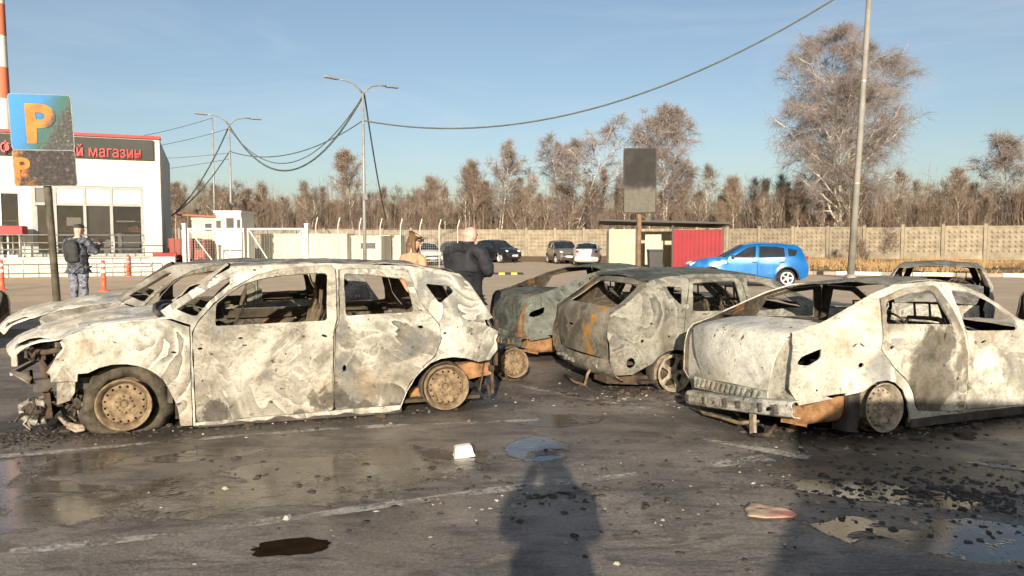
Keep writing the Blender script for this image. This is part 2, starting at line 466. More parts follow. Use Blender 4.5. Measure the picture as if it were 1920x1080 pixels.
# ------------------------------------------------------------------ concrete panel fence
M['concrete'] = pm('weathered_concrete', (.245, .205, .145), .35, 1.6, .9, bump=.25, rnd=.16)
M['concrete_post'] = pm('concrete_post', (.255, .215, .155), .25, 2, .9, bump=.2, rnd=.12)
def relief_panel(L, Hh):
    """precast panel with a grid of raised pyramids"""
    b = MB().box((0, .05, Hh / 2), (L, .09, Hh))
    nx, nz_ = 6, 5
    mx_, mz = .14, .16
    cw, ch = (L - 2 * mx_) / nx, (Hh - .45 - 2 * mz) / nz_
    for i in range(nx):
        for j in range(nz_):
            cx = -L / 2 + mx_ + cw * (i + .5); cz = .35 + mz + ch * (j + .5)
            a, c = cw * .44, ch * .44
            b.add([(cx - a, .004, cz), (cx, .004, cz - c), (cx + a, .004, cz), (cx, .004, cz + c), (cx, -.085, cz)], [(0, 1, 4), (1, 2, 4), (2, 3, 4), (3, 0, 4)])
    b.box((0, -.02, .16), (L, .05, .28)); b.box((0, -.02, Hh - .06), (L, .05, .12))
    return b.mesh('fence_panel')
pme = relief_panel(2.36, 2.42); pme.materials.append(M['concrete'])
post_me = MB().box((0, 0, 1.26), (.2, .2, 2.52)).box((0, -.02, 2.54), (.22, .22, .05)).mesh('fence_post'); post_me.materials.append(M['concrete_post'])
fence = empty('concrete_fence', (9.2, 68, .28))
tag(fence, 'long precast concrete panel fence with diamond relief in front of the woods', 'fence')
rf = random.Random(5)
def fence_run(a, b):
    a, b = Vector(a), Vector(b); L = (b - a).length; n = int(L / 2.55); d = (b - a) / n; rz = math.atan2(d.y, d.x)
    for i in range(n + 1):
        p = a + d * i - fence.location
        link('fence_post', post_me, (), fence, loc=p + Vector((0, 0, rf.uniform(-.03, .03))), rz=rz)
        if i < n:
            o = link('fence_panel', pme, (), fence, loc=p + d / 2 + Vector((0, 0, rf.uniform(-.05, .05))), rz=rz + rf.uniform(-.012, .012))
fence_run((9.2, 68, .28), (62, 34.8, .28))
fence_run((-30, 67.5, .24), (9.1, 68, .28))

# ------------------------------------------------------------------ bare trees and woods
def bark_mat(name, c, mark):
    t = NT(name); v = t.coord(scale=(1, 1, 2.6))
    n = t.noise(v, 3.2, 4, .65, .6)
    t.set(t.ramp(n, [(.40, mark), (.48, c), (.75, tuple(min(1, q * 1.15) for q in c))]), .85)
    return t.m
M['birch_bark'] = bark_mat('birch_bark', (.56, .50, .40), (.10, .08, .06))
M['grey_bark'] = bark_mat('grey_bark', (.30, .235, .165), (.13, .10, .07))
M['twig_mauve'] = pm('birch_twigs', (.185, .155, .142), .25, .5, .9)
M['twig_brown'] = pm('brown_twigs', (.168, .120, .088), .3, .35, .9, rnd=.22)
M['twig_tan'] = pm('tan_twigs', (.20, .145, .10), .3, .35, .9, rnd=.2)

def make_tree(seed, H, spread, base=.22, stems=1, limbs=26, twigs=3500, tw=.024, tl=.9, droop=.35, shape=1.0, up=.9, trunk_r=None, upt=0.0):
    rg = np.random.default_rng(seed); tb = MB()
    TP = []; TD = []; TL = []
    trunk_r = trunk_r or H * .0095
    for s in range(stems):
        lean = np.array([rg.normal(0, .07 if stems == 1 else .17), rg.normal(0, .05 if stems == 1 else .12), 0])
        hs = H * (1 - .18 * s * rg.random())
        pts = []
        for i in range(9):
            q = i / 8
            pts.append(np.array([lean[0] * hs * q + .05 * H * .12 * math.sin(3 * q + seed + s), lean[1] * hs * q + .012 * H * math.cos(4 * q + seed), hs * q]) + np.array([.16 * s * (-1) ** s, .1 * s, 0]))
        tb.tube([tuple(p) for p in pts], [max(.012, trunk_r * (1 - .93 * i / 8) / (1 + .22 * (stems - 1))) for i in range(9)], 6)
        nl = max(6, limbs // stems)
        for k in range(nl):
            q = base + (1 - base) * ((k + rg.random()) / nl) ** .85
            q = min(q, .985)
            i = int(q * 8); f = q * 8 - i
            o = pts[min(i, 8)] * (1 - f) + pts[min(i + 1, 8)] * f
            az = rg.random() * 2 * math.pi
            prof = math.sin(math.pi * min(1, ((q - base) / (1 - base)) * .80 + .17)) ** shape
            Ln = spread * prof * rg.uniform(.75, 1.15)
            el = rg.uniform(.45, 1.0) * up
            d = np.array([math.cos(az) * math.cos(el), math.sin(az) * math.cos(el), math.sin(el)])
            lp = []
            for j in range(6):
                a = j / 5
                lp.append(o + d * Ln * a + np.array([0, 0, .22 * Ln * a * a * (.6 - droop * 1.6)]) + rg.normal(0, .02 * Ln, 3) * (j > 0))
            r0 = max(.012, trunk_r * (1 - q) * .55)
            tb.tube([tuple(p) for p in lp], [max(.013, r0 * (1.15 - .9 * j / 5)) for j in range(6)], 4, cap=False)
            # side branches carrying the twigs
            nb = int(4 + 5 * Ln / max(spread, .1))
            for b in range(nb):
                a = rg.uniform(.18, 1.0); j = min(4, int(a * 5)); ff = a * 5 - j
                bp = lp[j] * (1 - ff) + lp[j + 1] * ff
                bd = d + rg.normal(0, .55, 3) + np.array([0, 0, .25 - droop * .4]); bd /= np.linalg.norm(bd)
                bl = Ln * rg.uniform(.25, .5) * (1.15 - .5 * a)
                ep = bp + bd * bl + np.array([0, 0, -droop * .3 * bl])
                tb.tube([tuple(bp), tuple((bp + ep) / 2 + np.array([0, 0, .06 * bl])), tuple(ep)], [max(.011, r0 * .5), .011, .006], 3, cap=False)
                m = max(2, int(twigs / (nl * nb * stems)))
                for z in range(m):
                    a2 = rg.uniform(.1, 1.0)
                    TP.append(bp + (ep - bp) * a2 + np.array([0, 0, .06 * bl * math.sin(math.pi * a2)])); TD.append(bd * .6 + rg.normal(0, .5, 3) + np.array([0, 0, upt])); TL.append(tl * rg.uniform(.45, 1.15))
    TP = np.array(TP); TD = np.array(TD); TL = np.array(TL)
    TD /= np.linalg.norm(TD, axis=1)[:, None]
    V1, F1, L1 = ribbons(TP, TD, TL, np.full(len(TP), tw) * rg.uniform(.6, 1.3, len(TP)), droop * .9, rg)
    # second order twigs hanging from the first
    idx = rg.integers(0, len(TP), int(len(TP) * .8))
    P2 = TP[idx] + TD[idx] * (TL[idx] * rg.uniform(.3, .9, len(idx)))[:, None]
    P2[:, 2] -= droop * .5 * TL[idx]
    D2 = TD[idx] * .4 + rg.normal(0, .6, (len(idx), 3)); D2[:, 2] -= droop * .6; D2 /= np.linalg.norm(D2, axis=1)[:, None]
    V2, F2, L2 = ribbons(P2, D2, TL[idx] * .7, np.full(len(idx), tw * .75), droop * .7, rg)
    me = np_mesh('crown', np.concatenate([V1, V2]), np.concatenate([F1, F2 + len(V1)]), np.concatenate([L1, L2]))
    return tb.mesh('trunk'), me

def tree(name, label, loc, meshes, bark, twig, rz=0, sc=1.0, group=None):
    e = empty(name, loc, rz); e.scale = (sc, sc, sc)
    tm, cm = meshes
    a = link('trunk', tm, (), e); b = link('crown', cm, (), e)
    for o_, m_ in ((a, bark), (b, twig)):
        if not o_.data.materials: o_.data.materials.append(m_)
        o_.material_slots[0].link = 'OBJECT'; o_.material_slots[0].material = m_
    return tag(e, label, 'tree', group)
def ex(x, d): return (x - 960) / 1400 * d      # lateral position (m) of an image column at a distance: layout notes only
big = make_tree(11, 19.4, 5.9, base=.16, stems=3, limbs=120, twigs=30000, tw=.019, tl=1.15, droop=.42, shape=.75, up=1.0, trunk_r=.24)
tree('birch_tree', 'tallest bare birch, several white stems behind the fence beside the tall lamp pole', (27.5, 63, .2), big, M['birch_bark'], M['twig_mauve'])
t2 = make_tree(12, 14.2, 4.2, base=.25, stems=2, limbs=54, twigs=11000, tw=.028, tl=1.0, droop=.3, shape=.8)
tree('birch_tree', 'bare pale birch rising just behind the scorched notice board', (16.4, 79, .2), t2, M['birch_bark'], M['twig_mauve'], sc=1.06)
t3 = make_tree(13, 11.5, 3.9, base=.16, stems=4, limbs=50, twigs=7500, tw=.026, tl=.9, droop=.25, shape=.8)
tree('birch_tree', 'spreading many-stemmed bare birch above the grey and white parked cars', (5.7, 77, .2), t3, M['birch_bark'], M['twig_mauve'], sc=1.1)
t4 = make_tree(14, 11, 2.3, base=.3, stems=2, limbs=34, twigs=3600, tw=.025, tl=.8, droop=.2, up=1.2)
tree('birch_tree', 'slim white-stemmed birch above the black parked car', (-1.4, 76, .2), t4, M['birch_bark'], M['twig_mauve'])
t5 = make_tree(15, 10, 2.0, base=.3, stems=1, limbs=30, twigs=3000, tw=.026, tl=.8, droop=.15, up=1.2)
tree('birch_tree', 'narrow birch standing close left of the double lamp post', (-15.6, 75, .2), t5, M['birch_bark'], M['twig_brown'])
t6 = make_tree(16, 10.5, 3.2, base=.2, stems=2, limbs=40, twigs=5000, tw=.026, tl=.9, droop=.2)
tree('birch_tree', 'bare tree at the far right edge of the picture behind the fence', (44.5, 66, .2), t6, M['grey_bark'], M['twig_mauve'])
vari = [make_tree(30 + i, h, s, base=b, stems=st, limbs=26, twigs=1500, tw=.022, tl=.9, droop=.02, up=1.4, shape=.8, upt=.55)
        for i, (h, s, b, st) in enumerate(((8.5, 1.8, .35, 1), (9.2, 1.5, .45, 1), (7.4, 1.9, .3, 2), (8.8, 1.9, .35, 2), (7.8, 1.4, .4, 1), (9.6, 1.7, .4, 1), (6.8, 2.0, .25, 3)))]
rt = random.Random(21)
def fence_y(x): return 68 - max(0, x - 9.2) * .628
N = 0
for row, (off, cnt) in enumerate(((5, 48), (10, 56), (16, 50), (24, 44))):
    for i in range(cnt):
        x = -38 + (i + rt.uniform(.05, .95)) * (98 / cnt)
        y = max(fence_y(x), 46) + off + rt.uniform(-2, 2)
        k = rt.randrange(len(vari))
        sc = rt.uniform(.62, 1.06) * (1.0 + .03 * row) * (.78 if x < -8 else .9) * (.80 if x > 30 else 1.0) * (.92 if -3 < x < 12 and row < 2 else 1)
        pale = rt.random() < .6
        tree('woodland_tree', 'thin bare young tree in the brown woods behind the fence', (x, y, .1), vari[k], M['birch_bark'] if pale else M['grey_bark'], rt.choice((M['twig_brown'], M['twig_brown'], M['twig_tan'], M['twig_brown'])), rz=rt.uniform(0, 6.3), sc=sc, group='young bare trees of the woods behind the fence')
        N += 1
# brush and saplings between the trees, too dense to count
def brush(n, seed, x0, x1, o0, o1, h0, h1, wd, name, mat, label):
    rg = np.random.default_rng(seed)
    x = rg.uniform(x0, x1, n); y = np.maximum(68 - np.maximum(0, x - 9.2) * .628, 44) + rg.uniform(o0, o1, n)
    P = np.stack([x, y, np.full(n, .1)], 1)
    hm = np.array([1 + .55 * noise.noise(Vector((a * .22, b * .1, 2))) for a, b in zip(x, y)])
    D = rg.normal(0, .10, (n, 3)); D[:, 2] = 1; D /= np.linalg.norm(D, axis=1)[:, None]
    L = rg.uniform(h0, h1, n) * hm
    A = ribbons(P, D, L, np.full(n, wd) * rg.uniform(.5, 1.3, n), 0, rg)
    m = int(n * 2.6); idx = rg.integers(0, n, m); a = rg.uniform(.25, .95, m)
    P2 = P[idx] + D[idx] * (L[idx] * a)[:, None]
    D2 = rg.normal(0, .55, (m, 3)); D2[:, 2] = np.abs(D2[:, 2]) + .5; D2 /= np.linalg.norm(D2, axis=1)[:, None]
    B = ribbons(P2, D2, rg.uniform(.4, 1.3, m), np.full(m, wd * .6), .05, rg)
    tag(stuff_ribbons(name, mat, [A, B]), label, 'brush', kind='stuff')
brush(9500, 1, -45, 62, 3, 34, 3.4, 7.2, .045, 'woodland_brush', M['twig_brown'], 'dense brown saplings and brush filling the woods')
brush(3400, 2, -45, 62, 2, 14, 1.6, 4.2, .04, 'woodland_brush', M['twig_tan'], 'tan undergrowth along the foot of the woods')
# ground of the woods rises a little behind the fence
M['forest_floor'] = pm('leaf_litter', (.13, .085, .05), .4, .4, .95)
o = MB().add([(-160, 72, .1), (9.2, 72, .1), (70, 36, .1), (160, 36, .1), (260, 320, 4.5), (-260, 320, 4.5)], [(0, 1, 2, 3, 4, 5)]).build('terrain', M['forest_floor']); tag(o, kind='structure')
brush(12000, 4, -80, 90, 30, 60, 5.0, 8.6, .07, 'far_woods', M['twig_brown'], 'far mass of brown bare woods')
shr = make_tree(61, 2.3, 1.0, base=.08, stems=4, limbs=24, twigs=900, tw=.014, tl=.45, droop=.05, up=1.2, trunk_r=.02)
for (x, y, s_, lab) in ((26.4, 52.2, 1.0, 'bare shrub before the concrete fence right of the pale pole'), (24.9, 53.6, .75, 'low bare shrub before the fence close to the pale pole'), (38.5, 42.5, .8, 'small bare shrub before the fence at the far right')):
    e_ = tree('bare_shrub', lab, (x, y, .2), shr, M['grey_bark'], M['twig_brown'], rz=x, sc=s_); e_['category'] = 'shrub'
# ------------------------------------------------------------------ curved sheet-metal panels
def pip(P, poly):
    x, y = P[:, 0], P[:, 1]; inside = np.zeros(len(P), bool)
    q = np.asarray(poly, float); j = len(q) - 1
    for i in range(len(q)):
        xi, yi = q[i]; xj, yj = q[j]
        c = ((yi > y) != (yj > y)) & (x < (xj - xi) * (y - yi) / (yj - yi + 1e-12) + xi)
        inside ^= c; j = i
    return inside

def resample(poly, step):
    out = []
    n = len(poly)
    for i in range(n):
        a = np.array(poly[i], float); b = np.array(poly[(i + 1) % n], float)
        k = max(1, int(np.ceil(np.linalg.norm(b - a) / step)))
        for j in range(k): out.append(tuple(a + (b - a) * j / k))
    return out

def rounded(poly, r=.03, n=3):
    """round the corners of a polygon"""
    out = []; m = len(poly)
    for i in range(m):
        p = Vector(poly[i]); a = Vector(poly[i - 1]) - p; b = Vector(poly[(i + 1) % m]) - p
        ra = min(r, a.length * .45); rb = min(r, b.length * .45)
        s = p + a.normalized() * ra; e = p + b.normalized() * rb
        for k in range(n + 1):
            t = k / n; q = s * (1 - t) ** 2 + p * 2 * t * (1 - t) + e * t * t
            out.append((q.x, q.y))
    return out

def inset(poly, d):
    """move a polygon's outline inwards by d (outwards for negative d)"""
    m = len(poly); area = sum(poly[i][0] * poly[(i + 1) % m][1] - poly[(i + 1) % m][0] * poly[i][1] for i in range(m))
    sg = 1 if area > 0 else -1; out = []
    for i in range(m):
        p = Vector(poly[i]); a = (p - Vector(poly[i - 1])).normalized(); b = (Vector(poly[(i + 1) % m]) - p).normalized()
        na = Vector((-a.y, a.x)) * sg; nb = Vector((-b.y, b.x)) * sg
        q = na + nb; L = max(.35, q.length); q = q.normalized() * d * min(1.6, 2 / L)
        out.append((p.x + q.x, p.y + q.y))
    return out

def slot(x, z, a, b, n=8, rot=0.0):
    return [(x + a * math.cos(2 * math.pi * k / n) * math.cos(rot) - b * math.sin(2 * math.pi * k / n) * math.sin(rot),
             z + a * math.cos(2 * math.pi * k / n) * math.sin(rot) + b * math.sin(2 * math.pi * k / n) * math.cos(rot)) for k in range(n)]

def sheet_mesh(name, outer, holes, fmap, outward, step=.07, warp=0.0, seed=0):
    loops = [resample(outer, step)] + [resample(h, step * .8) for h in holes]
    if warp:
        jit = min(.006, warp * .3)
        loops = [[(a + jit * noise.noise(Vector((a * 9, b * 9, seed))), b + jit * noise.noise(Vector((a * 9, b * 9, seed + 5)))) for a, b in lp] for lp in loops]
    pts = []; edges = []
    for lp in loops:
        b = len(pts); pts += lp; edges += [(b + i, b + (i + 1) % len(lp)) for i in range(len(lp))]
    A = np.array(loops[0]); lo, hi = A.min(0), A.max(0)
    rg = np.random.default_rng(seed + 1)
    gx, gy = np.meshgrid(np.arange(lo[0] + step / 2, hi[0], step), np.arange(lo[1] + step / 2, hi[1], step))
    G = np.stack([gx.ravel(), gy.ravel()], 1)
    if len(G):
        G[:, 0] += (np.floor((G[:, 1] - lo[1]) / step) % 2) * step * .5
        G += rg.uniform(-.12, .12, G.shape) * step
        k = pip(G, outer)
        for h in holes: k &= ~pip(G, h)
        B = np.array(pts)
        for i in np.nonzero(k)[0]:
            if ((B - G[i]) ** 2).sum(1).min() < (step * .45) ** 2: k[i] = False
        pts = pts + [tuple(q) for q in G[k]]
    r_ = delaunay_2d_cdt([Vector(p) for p in pts], edges, [], 0, 1e-5)
    V2, F2 = r_[0], r_[2]
    P = np.array([(v.x, v.y) for v in V2])
    cen = np.array([P[list(f)].mean(0) for f in F2])
    k = pip(cen, loops[0])
    for h in loops[1:]: k &= ~pip(cen, h)
    faces = [F2[i] for i in np.nonzero(k)[0]]
    V = [Vector(fmap(p[0], p[1])) for p in P]
    nrm = Vector((0, 0, 0))
    for f in faces: nrm += (V[f[1]] - V[f[0]]).cross(V[f[2]] - V[f[0]])
    ow = Vector(outward)
    if nrm.dot(ow) < 0: faces = [tuple(reversed(f)) for f in faces]
    if warp:
        ow = ow.normalized(); off = Vector((seed * 1.3, seed * .7, seed * 2.1))
        V = [v + ow * (warp * noise.noise(v * 2.2 + off) + warp * .5 * noise.noise(v * 5.5 + off) + warp * .25 * noise.noise(v * 13 + off)) for v in V]
    used = sorted({i for f in faces for i in f}); mp_ = {a: i for i, a in enumerate(used)}
    me = bpy.data.meshes.new(name)
    me.from_pydata([V[i] for i in used], [], [tuple(mp_[i] for i in f) for f in faces])
    me.polygons.foreach_set('use_smooth', [True] * len(me.polygons)); me.update()
    return me

def sheet(name, parent, outer, holes, fmap, outward, mats, step=.07, thick=.012, warp=0.0, seed=0):
    me = sheet_mesh(name, outer, holes, fmap, outward, step, warp, seed)
    o = link(name, me, mats, parent)
    s = o.modifiers.new('thickness', 'SOLIDIFY'); s.thickness = thick; s.offset = -1; s.use_even_offset = False
    if len(mats) > 1: s.material_offset = 1; s.material_offset_rim = 0
    es = o.modifiers.new('crisp_edges', 'EDGE_SPLIT'); es.split_angle = R(40); es.use_edge_sharp = False
    return o

def interp(tab, x):
    return float(np.interp(x, [q[0] for q in tab], [q[1] for q in tab]))

def smooth_curve(pts, n=40):
    """Catmull-Rom through (x, z) points, resampled evenly by length"""
    p = [np.array(q, float) for q in pts]; p = [2 * p[0] - p[1]] + p + [2 * p[-1] - p[-2]]
    out = []
    for i in range(1, len(p) - 2):
        for k in range(12):
            t = k / 12; a, b, c, d = p[i - 1], p[i], p[i + 1], p[i + 2]
            out.append(.5 * (2 * b + (c - a) * t + (2 * a - 5 * b + 4 * c - d) * t * t + (3 * b - a - 3 * c + d) * t ** 3))
    out.append(p[-2]); out = np.array(out)
    L = np.concatenate([[0], np.cumsum(np.linalg.norm(np.diff(out, axis=0), axis=1))])
    return out, L

class Shell:
    """shape functions of one car: half width W(x, z), roof line, sheet builders in car coordinates (x forward, y left, z up; origin under the rear axle)"""
    def __init__(s, spec):
        s.sp = spec; s.top = sorted(spec['top'])
    def ztop(s, x): return interp(s.top, x)
    def W(s, x, z):
        p = s.sp; y = p['w']
        zb = p['zb']; zt = p['zt']
        if z < .5: y -= .05 * ((.5 - z) / .4) ** 2
        if z > zb: y -= p['tum'] * ((z - zb) / (zt - zb)) ** 1.2
        if x > p['xf']: y -= p.get('ftap', .16) * ((x - p['xf']) / .9) ** 2
        if x < p['xr']: y -= p.get('rtap', .12) * ((p['xr'] - x) / .9) ** 2
        e = z - (s.ztop(x) - .09)
        if e > 0: y -= .05 * (e / .09) ** 2
        for (ax, az, ar) in p['arches']:
            r_ = math.hypot(x - ax, z - az); y += .022 * math.exp(-((r_ - ar) / .05) ** 2)
        # pressed lines: waist crease and sill rib
        y += .012 * math.exp(-((z - p['crease'] - .02 * x) / .03) ** 2) - .014 * math.exp(-((z - .20) / .035) ** 2)
        return y
    def side(s, sd, off=0.0):
        return lambda x, z: (x, sd * (s.W(x, z) + off), z)
    def strip(s, prof, hw, crown=.03, kx=0.0):
        c, L = smooth_curve(prof)
        def fm(y, t):
            x = float(np.interp(t, L, c[:, 0])); z = float(np.interp(t, L, c[:, 1])); h = hw(x, z, t / L[-1])
            r_ = y / max(h, .05)
            return (x + kx * r_ * r_, y, z - crown * r_ * r_)
        def width(t):
            x = float(np.interp(t, L, c[:, 0])); z = float(np.interp(t, L, c[:, 1])); return hw(x, z, t / L[-1])
        return fm, width, L[-1]
def strip_outline(width, t0, t1, ins=0.0, n=14, y0=None, y1=None):
    ts = [t0 + (t1 - t0) * i / n for i in range(n + 1)]
    return [(width(t) - ins, t) for t in ts] + [(-(width(t) - ins), t) for t in reversed(ts)]

def arch_pts(cx, cz, r, a0, a1, n=10):
    return [(cx + r * math.cos(R(a0 + (a1 - a0) * i / n)), cz + r * math.sin(R(a0 + (a1 - a0) * i / n))) for i in range(n + 1)]

# ------------------------------------------------------------------ wheels
def rim_meshes(r, kind):
    """returns (barrel, face) meshes, axle along +Y facing out, centre at origin"""
    Mx = Matrix.Rotation(-math.pi / 2, 4, 'X')      # local Z -> +Y
    b = MB().lathe([(r * .93, -.15), (r, -.155), (r, -.14), (r * .88, -.11), (r * .80, -.05), (r * .86, .0), (r * .93, .018), (r, .03), (r * 1.0, .042), (r * .96, .042), (r * .90, .022), (r * .82, .0), (r * .76, -.045), (r * .76, -.15)], 40, Mx)
    if kind == 'steel':
        prof = [(0, -.012), (.16, -.012), (.22, -.004), (.30, -.002), (.36, -.014), (.48, -.030), (.58, -.010), (.68, .006), (.76, -.008), (.84, -.03)]
        outer = slot(0, 0, r * .84, r * .84, 44)
        holes = [slot(r * .69 * math.cos(2 * math.pi * (k + .5) / 16), r * .69 * math.sin(2 * math.pi * (k + .5) / 16), r * .062, r * .045, 8, 2 * math.pi * (k + .5) / 16) for k in range(16)]
        holes += [slot(r * .30 * math.cos(2 * math.pi * k / 5 + .3), r * .30 * math.sin(2 * math.pi * k / 5 + .3), r * .035, r * .035, 6) for k in range(5)]
        holes += [slot(0, 0, r * .13, r * .13, 12)]
    else:                                           # five-spoke alloy
        prof = [(0, .0), (.2, .0), (.5, .012), (.84, .02)]
        outer = slot(0, 0, r * .90, r * .90, 44)
        holes = []
        for k in range(5):
            a = 2 * math.pi * k / 5
            holes.append([(r * q * math.cos(a + w), r * q * math.sin(a + w)) for q, w in ((.34, -.30), (.60, -.42), (.82, -.44), (.83, 0), (.82, .44), (.60, .42), (.34, .30), (.30, 0))])
    fm = lambda a, c: (a, .0 + interp(prof, min(.84, math.hypot(a, c) / r)) * (r / .2), c)
    f = sheet_mesh('rim', outer, holes, fm, (0, 1, 0), step=r * .13)
    return b.mesh('wheel'), f
def tyre_mesh(r, rim, width, flat=0.0, spread=1.0, lump=0.0, seed=0):
    prof = []
    for k in range(14):
        a = 2 * math.pi * k / 14
        prof.append((rim + (r - rim) * (.5 + .5 * math.cos(a)), -width / 2 + width * .5 * math.sin(a) * (1.0 if abs(math.cos(a)) < .8 else .85) + .02 - .02))
    b = MB().lathe(prof, 44, Matrix.Translation((0, -.05, 0)) @ Matrix.Rotation(-math.pi / 2, 4, 'X'), closed=True)
    out = []
    for v in b.v:
        x, y, z = v
        if lump:
            k = 1 + lump * noise.noise(Vector((x * 9, y * 9, z * 9 + seed))); x *= k; z *= k
        if z < 0: x *= 1 + (spread - 1) * min(1, -z / r * 1.3); y = y * (1 + (spread - 1) * .8 * min(1, -z / r))
        if z < -flat: z = -flat + (z + flat) * .06
        out.append((x, y, z))
    b.v = out
    return b.mesh('tyre')
_wc = {}
def wheel(parent, x, y, z, sd, r=.2, kind='steel', tyre=None, mats=None, tilt=0.0, key='', steer=0.0):
    """sd = +1 left / -1 right; tyre = dict for tyre_mesh"""
    k = (round(r, 3), kind)
    if k not in _wc: _wc[k] = rim_meshes(r, kind)
    bm_, fm_ = _wc[k]
    w = link('wheel', bm_.copy(), mats['rim'], parent, loc=(x, y, z))
    w.rotation_euler = (tilt * sd, random.uniform(0, 6) if tyre is None or not tyre.get('flat') else 0, (0 if sd > 0 else math.pi) + steer)
    f = link('rim', fm_.copy(), mats['rim'], w)
    s_ = f.modifiers.new('thickness', 'SOLIDIFY'); s_.thickness = .006; s_.offset = -1
    rg = random.uniform(0, 6)
    hub = MB().lathe([(0, .0), (r * .11, .0), (r * .13, -.01), (r * .13, -.05)], 14, Matrix.Rotation(-math.pi / 2, 4, 'X'))
    for q in range(5):
        a = 2 * math.pi * q / 5 + .93
        hub.lathe([(0, .006), (r * .05, .006), (r * .055, -.02)], 6, Matrix.Translation((r * .30 * math.cos(a), 0, r * .30 * math.sin(a))) @ Matrix.Rotation(-math.pi / 2, 4, 'X'))
    hub.build('hub', mats['rim'], w)
    MB().lathe([(0, -.06), (r * .72, -.06), (r * .72, -.075), (0, -.075)], 24, Matrix.Rotation(-math.pi / 2, 4, 'X')).build('brake_disc', mats['disc'], w)
    if tyre:
        kt = ('t', key, round(r, 3), tuple(sorted(tyre.items())))
        if kt not in _wc: _wc[kt] = tyre_mesh(rim=r * .95, **tyre)
        link('tyre', _wc[kt].copy(), mats['tyre'], w)
    return w
# ------------------------------------------------------------------ car builder
def build_car(name, label, cat, loc, th, spec, mats, group=None, step=.08, far_step=.12, warp=.012, seed=0, near=-1, glass=None):
    root = empty(name, (*loc, 0), R(th)); tag(root, label, cat, group)
    sh = Shell(spec)
    pmat = mats.get('parts', {})
    def mm(k): return [pmat.get(k, mats['body']), mats['inner']]
    for sd in (1, -1):
        st = step if sd == near else far_step
        nm = 0
        doors = spec['doors']
        holes = [inset(d['poly'], -.008) for d in doors] + list(spec.get('side_holes', []))
        wins = spec.get('side_windows', [])
        bs = sheet('body_side', root, spec['side'], holes + [w for w in wins], sh.side(sd), (0, sd, 0), mm('side'), st, .014, warp, seed)
        if glass:
            for w in wins:
                sheet('quarter_window', root, inset(w, -.004), [], sh.side(sd, -.016), (0, sd, 0), [glass], .15, .004)
        if 'fender' in spec:
            sheet('front_fender', root, spec['fender'], spec.get('fender_holes', []), sh.side(sd, .002), (0, sd, 0), mm('fender'), st, .010, warp, seed + 3)
        for i, d in enumerate(doors):
            o = sheet('door', root, rounded(d['poly'], .03), [rounded(d['win'], .03)] + list(d.get('slots', [])), sh.side(sd, .004), (0, sd, 0), mm('door%d' % i), st, .016 if not glass else .02, warp, seed + 5 + i)
            if glass:
                sheet('window', o, inset(d['win'], -.006), [], sh.side(sd, -.012), (0, sd, 0), [glass], .15, .004)
                xs = [q[0] for q in d['poly']]; zb_ = spec['zb'] - .10; xh = min(xs) + .16
                MB().box((xh, sd * (sh.W(xh, zb_) + .02), zb_), (.17, .03, .03)).build('handle', mats.get('trim', mats['body']), o, bevel=.008)
            else:
                # trim strip and window channel hanging inside the burnt door
                zz = min(q[1] for q in d['win']); xa = min(q[0] for q in d['win']); xb = max(q[0] for q in d['win'])
                MB().box(((xa + xb) / 2, sd * (sh.W((xa + xb) / 2, zz) - .07), zz - .05), (xb - xa, .02, .08)).build('window_channel', mats['interior'], o)
    for s_ in spec['strips']:
        hwt = s_['hw']
        if hwt == 'roof': hw = lambda x, z, f, c=s_['crown']: sh.W(x, sh.ztop(x))
        else: hw = lambda x, z, f, tab=hwt: interp(tab, f)
        prof = s_['prof']
        if hwt == 'roof': prof = [(x, sh.ztop(x) + s_['crown']) for x in prof]
        fm, wd, L = sh.strip(prof, hw, s_['crown'], s_.get('kx', 0))
        holes = [[(y, t * L) for y, t in h] for h in s_.get('holes', [])]
        out = [(y, t * L) for y, t in s_['outline']] if 'outline' in s_ else strip_outline(wd, 0, L, s_.get('ins', 0))
        o = sheet(s_['name'], root, out, holes, fm, s_['out'], [pmat.get(s_.get('mat', s_['name']), mats['body']), s_.get('inner') and mats[s_['inner']] or mats['inner']], s_.get('step', step), s_.get('thick', .012), s_.get('warp', warp), seed + 11)
        if glass and s_.get('glass'):
            for h in holes: sheet('window', o, inset(h, -.01), [], (lambda a, b, f=fm: tuple(Vector(f(a, b)) - Vector(s_['out']).normalized() * .012)), s_['out'], [glass], .15, .004)
        if 'label' in s_: o['label'] = s_['label']
    for (x, z, r_, kind, ty, steer) in spec['wheels']:
        for sd in (1, -1):
            y = sd * (spec['w'] - spec.get('wheel_in', .075))
            wheel(root, x, y, z, sd, r_, kind, ty, mats, tilt=spec.get('tilt', 0), key=name, steer=steer)
    ax = MB()
    for (x, z, *_r) in spec['wheels']: ax.tube([(x, -spec['w'] + .2, z), (x, spec['w'] - .2, z)], .04, 8)
    ax.build('axle', mats['disc'], root)
    return root, sh

